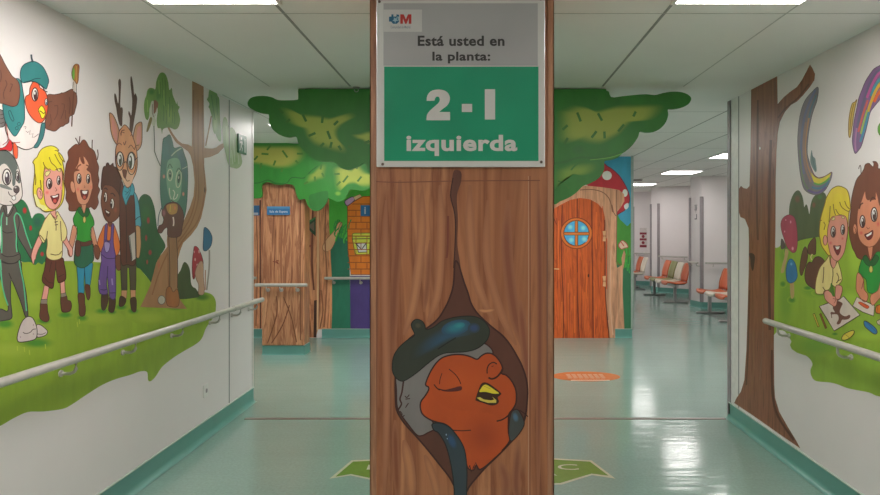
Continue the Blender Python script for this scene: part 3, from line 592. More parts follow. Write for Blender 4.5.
# ---- deer
q = Paint('L', 'painted_deer', base=0.00129, label='painted deer standing upright in glasses, teal scarf and brown waistcoat')
an = q.sub('antler'); an2 = q.sub('antler'); leg = q.sub('trousers'); ve = q.sub('waistcoat'); sl = q.sub('sleeve'); nb = q.sub('notebook'); sc = q.sub('scarf'); hd = q.sub('head')
an.fill(G(90, 70, [(318, 560), (290, 540), (270, 450), (258, 370), (244, 310), (240, 245), (250, 235), (262, 262), (280, 335), (285, 210), (280, 120), (294, 88), (308, 115), (306, 200), (300, 340), (308, 380), (315, 368), (326, 400), (322, 480)]), (88, 66, 58))
an2.fill(G(90, 70, [(410, 650), (392, 600), (396, 490), (382, 440), (386, 410), (398, 430), (412, 450), (420, 320), (414, 240), (404, 150), (402, 80), (410, 62), (420, 90), (432, 170), (440, 250), (450, 232), (468, 270), (468, 320), (456, 410), (440, 500), (425, 600)]), (88, 66, 58))
TN = (196, 144, 108)
ak = q.sub('ankle'); ak2 = q.sub('ankle'); ak.fill(G(60, 265, [(612, 255), (668, 255), (662, 335), (612, 330)]), TN, False, (100, 60, 40), .4); ak2.fill(G(60, 265, [(702, 245), (754, 245), (754, 340), (706, 335)]), TN, False, (100, 60, 40), .4)
bo, bo2 = boots(q, [G(60, 265, [(608, 310), (656, 340), (645, 392), (612, 416), (588, 405), (590, 350)]), G(60, 265, [(704, 335), (756, 330), (760, 440), (742, 472), (715, 450), (704, 400)])], (72, 50, 34))
leg.fill(G(60, 220, [(600, 400), (758, 400), (758, 600), (754, 700), (700, 700), (690, 480), (668, 480), (668, 700), (614, 700), (606, 560)]), (78, 70, 54), False, (44, 40, 30), .6)
sl.fill(G(60, 175, [(725, 175), (752, 185), (780, 260), (800, 400), (806, 512), (742, 515), (725, 350)]), (88, 160, 178), out=(40, 76, 90), ow=.7)
sl.line(G(60, 175, [(742, 455), (775, 425), (800, 415)]), (40, 76, 90), .8)
sl.fill(G(60, 220, [(752, 70), (796, 72), (804, 180), (806, 250), (790, 370), (764, 375), (744, 320), (758, 200)]), (188, 146, 104), out=(96, 62, 44), ow=.6)
ve.fill(G(60, 175, [(592, 180), (612, 60), (640, 160), (650, 300), (700, 200), (728, 170), (745, 300), (748, 480), (756, 600), (752, 885), (670, 895), (610, 882), (596, 600), (590, 320)]), (92, 54, 44), out=(50, 30, 26), ow=.7)
ve.line(G(60, 175, [(655, 300), (662, 500), (660, 880)]), (60, 34, 30), .7)
nb.fill(G(60, 220, [(682, 160), (748, 118), (756, 385), (712, 412)]), (186, 180, 174), False, (60, 56, 54), .9); nb.line(G(60, 220, [(694, 166), (718, 395)]), (60, 56, 54), .6)
sc.fill(G(60, 175, [(620, 190), (640, 105), (685, 90), (722, 85), (742, 150), (728, 200), (700, 205), (672, 260), (655, 300), (635, 250)]), (66, 154, 172), out=(34, 84, 98), ow=.7)
for l in ([(650, 110), (690, 150), (650, 200)], [(700, 100), (700, 160), (660, 240)], [(640, 160), (670, 175)]): sc.line(G(60, 175, l), (36, 92, 106), .6)
for loop in ([(90, 45), (98, 28), (130, 55), (165, 130), (186, 205), (188, 300), (172, 352), (132, 300), (106, 220), (95, 120)], [(345, 175), (370, 135), (412, 122), (418, 200), (412, 340), (375, 402), (345, 400), (325, 300)]): hd.fill(G(100, 110, loop), TN, out=(84, 50, 40), ow=.7)
hd.fill(G(100, 110, [(110, 75), (135, 100), (160, 170), (172, 290), (150, 300), (120, 210)]), (206, 142, 130)); hd.fill(G(100, 110, [(372, 180), (405, 170), (402, 300), (375, 350), (360, 300)]), (206, 142, 130))
hd.fill(G(60, 130, [(585, 20), (612, -20), (640, -52), (672, -30), (705, 20), (735, 100), (755, 170), (766, 240), (770, 340), (755, 430), (722, 500), (700, 560), (665, 575), (635, 530), (606, 460), (572, 400), (552, 330), (552, 200), (572, 110)]), (204, 146, 104), out=(90, 54, 42), ow=.7)
hd.fill(G(60, 130, [(575, 380), (620, 400), (665, 400), (720, 430), (745, 400), (722, 500), (698, 555), (662, 568), (632, 520), (604, 456)]), (214, 176, 146))
for l in ([(600, 40), (615, 20), (640, 30)], [(630, 120), (640, 150), (655, 110)], [(590, 0), (620, -30)], [(700, 60), (715, 40)], [(560, 160), (585, 130), (612, 150)], [(680, 180), (705, 150), (735, 190)], [(740, 200), (752, 160), (785, 150)]): hd.line(G(60, 130, l), (108, 62, 46), .7)
hd.line(G(60, 130, [(605, 55), (610, 10), (640, 0)]), (120, 70, 50), 1.0)
eye(hd, 119.5, 159.2, 3.1, 7.2, (72, 72, 56), dx=.05, ow=.8, irx=.5); eye(hd, 130.7, 161, 3.3, 8.4, (72, 72, 56), dx=-.1, ow=.8, irx=.5)
for cx, cy, rx, ry in ((119.3, 161, 4.1, 9.3), (130.9, 163.3, 4.6, 11.4)):
    hd.line([(cx+rx*math.cos(math.radians(t)), cy+ry*math.sin(math.radians(t))) for t in range(0, 361, 20)], (70, 46, 40), .9, sm=False)
hd.line(G(60, 130, [(634, 330), (648, 318), (668, 328)]), (70, 46, 40), .9); hd.line(G(60, 130, [(740, 300), (765, 280), (770, 270)]), (70, 46, 40), .9)
hd.fill(G(60, 130, [(618, 402), (640, 396), (662, 408), (658, 440), (648, 482), (632, 470), (624, 440)]), (112, 62, 46), out=(66, 38, 32), ow=.5); hd.line(G(60, 130, [(648, 482), (665, 510), (690, 505)]), (80, 46, 38), .7)
q.build(ML)
# ---- owl wizard
q = Paint('L', 'painted_owl', base=0.00129, label='teal painted owl in a brown cloak with a long staff')
bd = q.sub('feathers'); ck = q.sub('cloak'); lgs = q.sub('legs'); hd = q.sub('face'); sf = q.sub('staff')
lgs.fill([(167, 236), (176, 236), (177.5, 262), (177, 292), (170, 292), (168.5, 262)], (150, 112, 82)); lgs.line([(168.5, 237), (169.5, 262), (169.5, 290)], (74, 54, 44), .7); lgs.line([(176.2, 237), (177.5, 262), (177.2, 288)], (74, 54, 44), .7)
lgs.fill([(166, 290), (170, 286.5), (173, 292), (177, 289), (179, 298), (178, 306), (172, 307), (166.5, 304)], (156, 98, 56), out=(90, 52, 36), ow=.5)
bd.fill([(163, 139.5), (166, 137), (169.5, 134.8), (172, 141), (174, 148), (181, 147), (184, 154), (186.8, 163), (187.6, 175), (187.2, 192), (186, 208), (183, 220), (177, 226), (168, 226), (163.5, 220), (161, 203), (160, 188), (160.5, 170), (161.8, 152)], (74, 118, 104), out=(50, 86, 80), ow=.6)
bd.fill([(163, 141), (169.5, 136), (173.5, 147), (173, 156), (166, 160), (162, 158)], (66, 112, 108)); bd.fill([(176, 150), (181, 148.5), (185, 160), (187, 172), (186, 182), (181, 170), (178, 158)], (72, 112, 112))
hd.fill([(167, 163), (170, 159), (176, 158), (179.5, 161), (181, 172), (181.3, 187), (179.5, 198), (174.5, 203), (170, 200), (167, 188), (166, 175)], (116, 160, 130))
for cx, cy, rx, ry, r in ((169.7, 175, 2.4, 5.8, 0), (178.4, 179, 2.6, 8.6, 6)):
    hd.ell(cx, cy, rx, ry, (116, 156, 126), r, (196, 204, 176), .8); hd.ell(cx+.2, cy-.5, rx*.5, ry*.55, (58, 84, 66), r); hd.ell(cx, cy-1.5, rx*.2, ry*.18, (190, 196, 180), r)
hd.line([(167.5, 168), (169.5, 164), (172, 168)], (60, 90, 74), .8); hd.line([(176, 172), (178.5, 168), (181, 172)], (60, 90, 74), .8)
hd.line([(172.5, 190), (174.5, 193), (173, 199), (176, 198), (177.5, 194)], (214, 214, 200), .7); hd.line([(169, 188), (169.5, 195), (171, 199)], (206, 206, 190), .7); hd.line([(170.5, 200), (175, 203)], (84, 60, 50), .8)
for x, y in ((163.6, 176.5), (183, 194)): hd.softell(x, y, 1.5, 2.6, (206, 138, 120), (74, 118, 104), e=.4)
wd = q.sub('wand'); wd.line([(171, 156), (175, 152), (181, 148)], (170, 184, 164), 1.2); wd.line([(182, 169), (187, 166.5)], (170, 184, 164), .8)
ck.fill([(163.5, 208), (167, 203.5), (173, 202), (178, 204), (182, 210), (183.5, 218), (182, 226), (179.5, 236), (168, 236.5), (167, 228), (164, 229), (161, 233), (157.5, 232), (158.5, 226), (162, 224), (163.5, 218)], (102, 66, 60), out=(64, 40, 38), ow=.6)
ck.fill([(166, 206), (172, 203.5), (177, 205), (176, 213), (169, 214)], (176, 134, 76)); ck.line([(172.8, 217), (173.4, 222), (173, 226)], (214, 200, 190), 1.4); ck.softell(163.5, 213, 2.4, 4.5, (146, 96, 106), (102, 66, 60)); ck.line([(162, 206), (158.5, 215), (157.5, 226)], (70, 90, 100), .8); ck.softell(174.5, 208, 1.5, 3, (204, 128, 84), (176, 134, 76)); ck.line([(170, 205), (169.5, 212)], (196, 184, 80), .8)
sf.line([(153.5, 126), (154, 140), (154, 151)], (86, 88, 78), .9); sf.line([(154, 151), (156.5, 158), (160, 166)], (86, 88, 78), .9)
q.build(ML)
# ---- songbird
q = Paint('L', 'painted_songbird', base=0.00152, label='small brown and white painted bird perched in the leaves')
q.fill([(151, 102), (153.5, 101.5), (154, 108), (154.5, 116), (155.5, 121), (154, 127), (151.5, 124), (150, 120), (149, 113)], (186, 188, 172)); q.fill([(154, 100), (158, 103), (156.5, 110), (153.5, 114), (153.5, 106)], (132, 84, 60)); q.fill([(149.5, 118), (152, 119), (149, 129), (147, 132), (146.3, 130)], (124, 112, 56)); q.line([(152.5, 104), (152, 112), (153.5, 117)], (110, 80, 62), .6); q.line([(157, 108), (155, 116)], (190, 190, 176), .9)
q.build(ML)
# ---- mushrooms, stones
q = Paint('L', 'painted_mushroom', base=0.00099, label='red painted mushroom with white spots and pink stem')
c = q.sub('cap'); c.fill([(194.3, 246.5), (197.5, 247.5), (200.5, 253), (202.5, 259), (203, 264), (199.5, 262), (196, 268), (194.5, 278), (192.7, 278), (192, 270), (192.3, 260), (193.3, 252)], (168, 52, 66), out=(96, 40, 48), ow=.5)
for x, y, r in ((195, 259.5, .8), (199, 251.5, .9), (197, 265, .7), (194, 252, .6)): c.ell(x, y, r, r*2, (206, 156, 156))
q.fill([(198, 264), (201, 261), (203, 264), (203.2, 276), (204, 293), (198.5, 294), (198.5, 285), (196, 279), (195, 272)], (186, 150, 126), out=(130, 92, 80), ow=.5)
q.build(ML)
q = Paint('L', 'painted_mushroom', base=0.00099, label='blue capped painted mushroom with a thin pale stem')
q.line([(209.2, 250), (209, 268), (206.5, 290)], (156, 148, 140), 1.6); q.line([(205.3, 270), (205, 290)], (172, 118, 100), .9)
c = q.sub('cap'); c.fill([(204, 228), (207.5, 229), (210.5, 233), (212, 238), (211, 245), (208, 249.5), (205, 251), (203, 249), (203.2, 240)], (46, 108, 144), out=(36, 64, 86), ow=.6)
q.build(ML)
ST = (204, 190, 186)
q = Paint('L', 'painted_stones', base=0.00152, label='two pale grey painted stones in the grass')
q.fill(G(0, 310, [(362, 155), (400, 150), (440, 178), (472, 215), (452, 252), (400, 270), (366, 262)]), ST, out=DARK, ow=.7); q.line(G(0, 310, [(370, 240), (420, 242), (455, 225)]), (96, 76, 76), .7)
q.fill(G(0, 310, [(168, 290), (182, 205), (218, 115), (268, 68), (318, 76), (350, 130), (366, 190), (365, 258), (342, 295), (260, 315), (190, 320)]), ST, out=DARK, ow=.8); q.line(G(0, 310, [(225, 222), (255, 236), (300, 222), (325, 195), (355, 190)]), (96, 76, 76), .8)
for x, y in ((33, 325), (20, 337), (33, 334)): q.ell(x, y, .5, .6, (150, 100, 120))
q.build(ML)
q = Paint('L', 'painted_stones', base=0.00152, label='small round pale painted stone at the tree foot')
q.ell(161.3, 300, 3.6, 4.4, (176, 170, 156), 0, (96, 90, 84), .6); q.build(ML)
# ================================================================ RIGHT MURAL
MR = thing('wall_mural', (XR, 4.2, 0), 'forest mural on the right wall: tall brown tree, rainbow strokes and children drawing', 'mural', None)
g = Paint('R', 'painted_grass', label='light green painted meadow with a lobed lower edge')
GR2 = (134, 166, 52)
g.fill([(770, 250), (776, 248), (783, 246), (790, 243), (797, 240), (806, 236.5), (815, 233), (826, 230), (845, 227), (870, 224), (960, 216), (960, 402), (905, 397), (880, 396.5), (869, 392.5), (856, 390), (847, 388), (838, 384.5), (830, 382.5), (816, 381), (811.5, 376), (810.5, 370), (812.5, 364), (809, 358), (800, 351.5), (794, 345), (789.5, 338), (785, 331.5), (779, 330), (770, 330)], GR2)
for x, y, rx, ry in ((785, 255, 8, 12), (786, 300, 9, 30), (812, 290, 14, 10), (820, 345, 30, 12)): g.softell(x, y, rx, ry, (112, 152, 48), GR2)
for x, y, rx, ry in ((855, 255, 10, 30), (850, 300, 14, 12), (870, 335, 22, 8)): g.softell(x, y, rx, ry, (150, 184, 60), GR2)
for x, y, rx, ry in ((792, 300, 5, 4), (783, 284, 4, 4), (821, 293, 10, 4), (786, 250, 3, 6), (808, 288, 6, 3), (835, 334, 4, 2)): g.softell(x, y, rx, ry, (72, 128, 46), GR2)
g.build(MR)
q = Paint('R', 'painted_bush', base=.0006, label='two-humped dark olive painted bush behind the kneeling children')
q.fill([(789, 244), (789, 225), (789, 214), (789.7, 205), (792, 197), (795.5, 191.5), (799, 190.5), (802, 195), (803.7, 202), (804.3, 207), (806, 204.5), (807.3, 205.5), (808.3, 209), (809.5, 214), (810.5, 206), (812.5, 199), (816, 194.5), (820, 191.8), (824, 192.5), (826.5, 197), (828, 215), (826, 235), (818, 237), (808, 238.5), (800, 240.5)], (78, 90, 60))
q.softell(797.5, 199, 3.5, 5, (110, 76, 60), (78, 90, 60)); q.softell(814, 205, 2.4, 4, (118, 76, 60), (78, 90, 60)); q.softell(820, 197, 3.5, 3.5, (72, 112, 60), (78, 90, 60))
q.build(MR)
BARK_R = wood('mural_tree_bark', [(88, 48, 32), (122, 74, 52), (136, 86, 62), (110, 64, 44), (142, 92, 66)], KS['R'], s=(5, 5, .6), sc=2.4)
q = Paint('R', 'painted_tree', base=.0008, label='tall bare brown painted tree with one branch to the right')
q.fill([(751.2, 88), (764, 82), (777.3, 76), (777.8, 104), (784, 97), (790, 92), (797, 87), (802, 80), (807, 70.5), (810, 64.5), (812.5, 68), (815.2, 74), (814.5, 80), (810, 87), (803, 95.5), (797, 101.5), (791, 105), (785, 112), (780, 122), (777.8, 134), (776.6, 153), (775.8, 180), (775.6, 230), (774.6, 280), (774, 346), (774.3, 385), (775.2, 398), (779.5, 412), (788, 427), (796, 440), (800.5, 448.5), (783, 436.5), (765, 423.8), (750, 413.4), (734.3, 403), (736, 399), (741, 391.5), (744.5, 380), (746.5, 350), (747.6, 315), (748.8, 270), (749, 240), (748.6, 228), (745, 219), (740.5, 217), (739, 212), (738.8, 200), (739, 189), (741, 185.8), (743.5, 188), (747, 188.8), (749.6, 186), (750.4, 160), (751, 120)], None, False, m=BARK_R)
for l, c, w_ in (([(758, 100), (757.5, 150), (757, 200), (758, 240)], (92, 54, 40), 2), ([(771, 140), (769.5, 200), (769, 260), (770, 330)], (86, 48, 38), 2.6), ([(762, 190), (761, 250), (763, 330), (760, 380)], (128, 90, 70), 1.5), ([(749.5, 290), (748.5, 340), (746.5, 385)], (86, 50, 36), 1.4), ([(772, 350), (772.5, 392), (778, 416), (794, 440)], (84, 44, 28), 2.2), ([(754, 330), (753, 380), (748, 400)], (130, 88, 62), 1.4), ([(778, 118), (786, 108), (798, 98), (809, 84)], (92, 56, 42), 1.4)):
    q.line(l, c, w_)
q.fill([(749, 254), (752, 253), (755, 256), (754.5, 264), (753, 271), (751, 266), (750.5, 259)], (58, 34, 28)); q.ell(760, 148.3, .8, 1.4, (200, 196, 180))
q.build(MR)
# rainbow strokes
q = Paint('R', 'painted_rainbow', base=.0008, label='narrow hooked rainbow stroke right of the painted tree')
q.fill([(817.5, 87), (818.6, 91), (817, 101), (814.5, 108), (812, 116), (809.5, 128), (808, 140), (807.4, 152), (809, 160), (811.5, 168), (814, 174), (818, 177.5), (822, 177.6), (827, 175), (832, 172), (831.5, 178), (828.5, 185), (825, 190.5), (820, 194), (815, 194.8), (809, 193), (804, 188.5), (801, 178), (799, 163), (798, 150), (797.8, 137), (799.3, 120), (802, 108), (806, 99), (812, 92)], (118, 110, 118), out=(84, 78, 84), ow=.5)
for l, c, w_ in (([(815.5, 90), (809, 104), (804, 120), (801.5, 140), (801.5, 158), (804, 174)], (104, 108, 140), 2.2), ([(816.5, 95), (811, 110), (808, 124)], (84, 116, 130), 1.5), ([(809, 118), (806.5, 134), (805.5, 148), (807, 162), (811, 174), (816, 184)], (168, 126, 92), 1.6), ([(806, 122), (803.8, 140), (804, 156), (806.5, 170), (811, 182)], (150, 116, 106), 1.8), ([(800, 150), (801.5, 168), (804, 182), (809, 190)], (108, 130, 96), 1.2)): q.line(l, c, w_)
q.fill([(811.5, 173), (814, 176), (818, 178.3), (822, 178.2), (827, 175.6), (831, 173.2), (829, 178), (824, 182), (818, 184.5), (814, 182)], (206, 190, 60)); q.line([(814, 183), (819, 184.5), (825, 182), (829.5, 178)], (90, 156, 70), 1.8); q.line([(812, 187), (818, 188.5), (825, 186), (829.5, 180.5)], (80, 116, 140), 2.2); q.line([(808, 190), (815, 192.8), (821, 191.5), (826, 187)], (104, 88, 136), 2)
q.line([(811, 167), (815, 176), (819, 177.8), (826, 175.8), (832, 172)], (120, 60, 50), .7)
q.build(MR)
q = Paint('R', 'painted_rainbow', base=.0008, label='small grey blue paint dash inside the hooked rainbow stroke')
q.fill([(811.8, 150), (813, 156), (815.3, 158.5), (816, 163), (816.8, 170), (815.5, 172), (812.5, 167.5), (810.5, 162), (810.6, 156)], (106, 128, 128)); q.line([(812, 153), (813.5, 162), (815.5, 170)], (80, 108, 116), .8); q.build(MR)
q = Paint('R', 'painted_rainbow', base=.0008, label='broad bright rainbow stroke arching out of the picture at the right edge')
q.fill([(900, 60), (885, 63.5), (879, 66), (874, 69), (869.5, 75), (865.5, 81.5), (862, 90), (859, 98), (856.5, 110), (854, 122), (853, 133), (852.4, 141), (853.6, 149), (855.5, 153.6), (859, 150), (861.5, 146), (864, 138), (866.5, 129), (868.5, 120), (870.6, 112), (874.5, 106.5), (879, 101), (886, 92), (900, 84)], (120, 92, 130), out=(76, 56, 72), ow=.6)
for l, c, w_ in (([(900, 63), (880, 70), (871, 82), (864.5, 100), (859, 120), (856, 140)], (98, 96, 124), 2.6), ([(900, 66), (882, 71), (873.5, 82), (867, 98)], (176, 84, 140), 2.4), ([(900, 71), (884, 76), (876, 85), (871, 96)], (66, 140, 150), 2.6), ([(900, 75), (885, 80), (877.5, 88), (872, 100), (868, 112)], (196, 160, 60), 2.8), ([(900, 79.5), (886, 85), (879, 93), (874, 102)], (206, 96, 48), 2.8), ([(900, 83), (888, 89), (880, 98)], (206, 60, 56), 1.6), ([(868, 100), (863, 115), (858.5, 132)], (190, 92, 84), 2), ([(867.5, 110), (864, 122), (861, 134)], (150, 176, 84), 1.8), ([(869, 112), (865.5, 126), (860.5, 142)], (70, 130, 158), 2.2), ([(857, 128), (855.5, 142), (856, 151)], (160, 110, 150), 1.6)): q.line(l, c, w_)
q.build(MR)
q = Paint('R', 'painted_rainbow', base=.0008, label='thin yellow drip outlined in brown beside the broad rainbow stroke')
q.fill([(857, 99.5), (855, 102), (852.5, 103.5), (850.5, 110), (849, 120), (848.6, 130), (849, 136), (850, 137.6), (851, 134), (852.5, 125), (854, 114), (856, 104)], (186, 160, 84), out=(128, 96, 48), ow=.8); q.line([(854, 104), (851.5, 115), (850, 130)], (140, 104, 50), .7); q.build(MR)
q = Paint('R', 'painted_leaf', base=.0008, label='green painted leaf tip at the right edge of the picture'); q.fill([(879, 125), (878, 130), (879.5, 134.5), (884, 138), (895, 136), (893, 122), (884, 120)], (92, 150, 54), out=(60, 100, 40), ow=.5); q.build(MR)
# mushrooms
q = Paint('R', 'painted_mushroom', base=.0009, label='pink capped painted mushroom beside the tree trunk')
q.fill([(785.5, 249), (788.5, 251), (787.5, 258), (785.5, 265), (784, 272), (781, 272.5), (782.5, 264), (784.5, 257)], (176, 148, 104))
c = q.sub('cap'); c.fill([(781, 224), (782.5, 219), (786, 215.8), (790, 214.8), (794, 217), (796, 222), (797.3, 232), (797.6, 243), (796.3, 250.5), (793.5, 252.8), (790, 250.5), (787, 246.5), (784, 238), (781.8, 231)], (160, 62, 84), out=(110, 44, 60), ow=.5)
for x, y, rx, ry in ((790.8, 222, 1, 2), (784.8, 231.5, .8, 1.4), (792.8, 248.5, 1.5, 2.4), (786, 220, .8, 1)): c.softell(x, y, rx, ry, (206, 140, 160), (160, 62, 84), e=.4)
q.fill([(781.3, 239), (784, 241), (786, 247), (781.2, 249)], (84, 72, 70)); q.build(MR)
q = Paint('R', 'painted_mushroom', base=.0009, label='small blue capped painted mushroom in the grass')
q.fill([(790.2, 281), (793.6, 281), (794.2, 296), (791, 297.5)], (176, 150, 100)); c = q.sub('cap')
c.fill([(790.5, 259), (793.5, 260.5), (796, 265.5), (797.4, 274), (796.3, 279.5), (793, 282.5), (789.5, 282.8), (786.8, 279), (786.2, 270), (787.8, 262.5)], (44, 110, 156), out=(30, 66, 100), ow=.6); c.softell(791.5, 264, 1.6, 2.2, (110, 164, 196), (44, 110, 156)); q.build(MR)
# boy lying down drawing
SK4 = (206, 140, 124)
q = Paint('R', 'painted_boy', base=.0009, label='blond painted boy in a pale yellow shirt lying on the grass and drawing')
s1 = q.sub('shoe'); s2 = q.sub('shoe'); sh = q.sub('shorts'); stt = q.sub('shirt'); hb = q.sub('hair'); fa = q.sub('face'); a1 = q.sub('arm'); a2 = q.sub('arm')
s1.fill(G(792, 235, [(88, 400), (78, 340), (90, 240), (108, 160), (130, 118), (150, 140), (158, 210), (145, 290), (120, 350), (104, 398)]), (98, 66, 50), out=(56, 38, 28), ow=.5)
s2.fill(G(792, 235, [(165, 188), (160, 120), (185, 65), (225, 25), (240, 50), (242, 120), (236, 190), (205, 192)]), (98, 66, 50), out=(56, 38, 28), ow=.5); s2.line(G(792, 235, [(205, 190), (190, 220), (200, 250)]), (204, 176, 140), 1.0)
sh.fill(G(792, 235, [(240, 525), (190, 520), (145, 480), (130, 420), (135, 350), (155, 290), (180, 268), (200, 275), (230, 226), (280, 218), (328, 265), (300, 320)]), (96, 62, 50), out=(52, 34, 28), ow=.6)
stt.fill(G(792, 235, [(378, 208), (340, 255), (285, 320), (255, 400), (238, 480), (240, 580), (310, 590), (325, 560), (372, 545), (400, 500), (440, 520), (498, 460), (500, 410), (482, 330), (455, 262), (415, 335), (390, 290)]), (216, 196, 130), out=(110, 78, 40), ow=.7)
for l in ([(380, 215), (385, 280), (415, 335), (455, 262)], [(410, 340), (412, 400), (405, 450), (400, 500)], [(320, 320), (318, 400), (310, 480)], [(450, 380), (470, 430), (450, 480)], [(310, 520), (340, 560), (370, 548)], [(445, 480), (470, 455), (495, 445)]): stt.line(G(792, 235, l), (96, 66, 36), .8)
fa.fill(G(792, 235, [(395, 230), (440, 240), (438, 300), (415, 330), (395, 290)]), SK4)
hb.fill(G(792, 190, [(372, 30), (400, -10), (460, -40), (520, -25), (560, 10), (580, 90), (585, 180), (570, 240), (565, 320), (560, 400), (545, 520), (470, 640), (375, 655), (340, 620), (300, 560), (285, 500), (275, 420), (285, 310), (300, 240), (330, 140), (345, 80)]), (216, 190, 62), out=(120, 92, 30), ow=.8)
fa.fill(G(792, 190, [(385, 300), (420, 262), (520, 255), (552, 300), (560, 400), (548, 500), (525, 620), (475, 700), (435, 705), (395, 660), (372, 580), (358, 480), (362, 380)]), SK4, out=(126, 64, 50), ow=.6)
fa.ell(825.5, 240.3, 2.1, 5, SK4, 0, (126, 64, 50), .6)
hb.fill(G(792, 190, [(380, 150), (440, 40), (540, 60), (582, 160), (575, 200), (540, 165), (560, 215), (520, 170), (500, 215), (505, 250), (470, 240), (440, 190), (448, 255), (420, 250), (400, 210), (380, 300), (375, 200)]), (220, 192, 56))
for l in ([(385, 160), (380, 250), (372, 320)], [(415, 140), (425, 210), (440, 255)], [(480, 120), (500, 170), (545, 205), (575, 215)], [(530, 110), (550, 160), (578, 190)], [(335, 95), (345, 92)], [(320, 320), (335, 350), (322, 400)], [(440, 190), (470, 240), (505, 250)], [(275, 320), (300, 300)]): hb.line(G(792, 190, l), (120, 90, 28), .8)
for l in ([(400, 300), (415, 275), (432, 275), (428, 298)], [(498, 275), (515, 262), (530, 285)]): fa.fill(G(792, 190, l), (226, 204, 140), out=(120, 90, 40), ow=.4)
eye(fa, 833.6, 231.8, 2.3, 5.4, (70, 48, 46), dx=.05, ow=1.0, out=(80, 42, 36)); eye(fa, 843.2, 229.6, 1.9, 5, (70, 48, 46), dx=.08, ow=.9, out=(80, 42, 36))
fa.softell(831, 243, 2.6, 2.6, (196, 96, 96), SK4, e=0); fa.softell(843, 238.5, 2, 2.4, (196, 96, 96), SK4, e=0)
fa.fill(G(792, 235, [(420, 106), (455, 112), (490, 104), (490, 140), (478, 180), (460, 202), (440, 172), (426, 140)]), (116, 40, 42), out=(72, 30, 28), ow=.5); fa.fill(G(792, 235, [(436, 116), (482, 114), (472, 140), (450, 146)]), (232, 216, 208), False)
a1.fill(G(792, 280, [(330, 118), (378, 108), (420, 160), (450, 168), (455, 205), (448, 250), (425, 265), (398, 248), (352, 212), (330, 175)]), SK4, out=(126, 64, 50), ow=.6); a1.line(G(792, 280, [(415, 185), (440, 195), (430, 230)]), (126, 64, 50), .5)
a2.fill(G(792, 280, [(448, 55), (498, 60), (508, 100), (490, 170), (468, 195), (440, 180), (438, 120)]), SK4, out=(126, 64, 50), ow=.6)
pn = q.sub('pencil'); pn.fill(G(792, 280, [(372, 110), (385, 95), (395, 30), (415, 60), (425, 110), (432, 155), (415, 165), (395, 130)]), (76, 118, 40))
q.build(MR)
q = Paint('R', 'painted_paper', base=.0022, label='white painted sheet with a brown figure drawn on it')
q.fill([(819.6, 306.3), (827, 303.6), (839, 300), (844, 296.2), (860.3, 315), (834.5, 331), (828, 320)], (196, 184, 174), False, (66, 50, 40), .8)
q.fill(G(792, 280, [(440, 212), (480, 215), (510, 235), (500, 262), (488, 290), (482, 325), (512, 355), (545, 362), (575, 348), (588, 362), (572, 388), (530, 398), (505, 398), (488, 432), (465, 445), (450, 432), (470, 392), (462, 350), (430, 342), (396, 345), (388, 330), (400, 318), (432, 322), (412, 282), (425, 245)]), (106, 68, 56)); q.line(G(792, 280, [(398, 345), (402, 380)]), (106, 68, 56), .8)
q.build(MR)
q = Paint('R', 'painted_girl', base=.0009, label='curly brown haired painted girl in a green dress drawing at the right edge')
hb = q.sub('hair'); dr = q.sub('dress'); fa = q.sub('face'); a1 = q.sub('arm'); a2 = q.sub('arm')
SK5 = (198, 128, 98)
hb.fill([(861.5, 173.5), (864, 169), (865.5, 164.5), (869, 163.2), (871, 165), (873.3, 166.8), (874, 163.5), (873, 161.5), (876.5, 161.8), (878.3, 165), (878.5, 168.5), (884, 169), (894, 176), (904, 190), (910, 215), (908, 240), (900, 256), (885, 262), (868, 262), (861, 259.5), (857, 257), (855, 252.5), (852.6, 248), (850.5, 240), (849.2, 232), (849.5, 222), (851, 210), (851.5, 200), (853, 192), (854.5, 186), (857, 179)], (112, 64, 48), out=(72, 40, 32), ow=.6)
hb.line([(861.2, 174), (861, 167), (860, 165.4), (858.8, 169)], (80, 54, 46), .8)
dr.fill([(863, 259), (860.5, 264), (859, 270), (860, 275), (866, 279.5), (867.5, 290), (870, 293), (876, 293.5), (880, 290), (881, 281), (888, 279), (896, 270), (892, 260), (884, 254), (877, 252), (870, 262)], (44, 138, 58), out=(24, 76, 36), ow=.6)
dr.fill([(863, 258), (866, 255), (869, 259), (871, 262.5), (873.5, 258), (876, 254.5), (879, 258), (876, 264), (871, 266.5), (866, 264)], (40, 92, 48), out=(22, 56, 32), ow=.5); dr.ell(871.2, 269.3, 1.8, 3.4, (190, 180, 90), 0, (84, 76, 36), .5)
fa.fill([(868, 244), (872.6, 244), (872.5, 253), (870.8, 259.5), (868.8, 253)], SK5, out=(116, 60, 46), ow=.4)
fa.ell(855.2, 229, 1.9, 5.2, SK5, 0, (116, 60, 46), .6); fa.line([(854.5, 227), (856, 230), (855, 233)], (116, 60, 46), .5)
fa.fill([(859, 207), (861.5, 201.5), (864, 194), (865.5, 191), (866.5, 198), (869, 200), (871, 197), (872.5, 200), (875.5, 198), (876, 191.5), (878, 197), (879.5, 204), (883, 212), (884, 222), (882.5, 232), (879, 240), (874.5, 245.5), (868.5, 247), (862.5, 243.5), (859, 237.5), (857.6, 228), (857.4, 216)], SK5, out=(116, 60, 46), ow=.6)
hb.fill([(868, 190), (872, 196), (870, 200), (867.5, 199), (866.5, 194)], (112, 64, 48)); fa.line([(859.5, 209), (861, 204.5), (863.5, 203)], (84, 46, 36), 1.3); fa.line([(870.5, 201.5), (873, 197.5), (876, 199.5)], (84, 46, 36), 1.5)
eye(fa, 862.8, 221.5, 2.5, 6, (72, 48, 46), dx=.06, ow=1.1, out=(70, 36, 32)); eye(fa, 874.5, 214.5, 3, 7, (72, 48, 46), dx=.04, ow=1.2, out=(70, 36, 32))
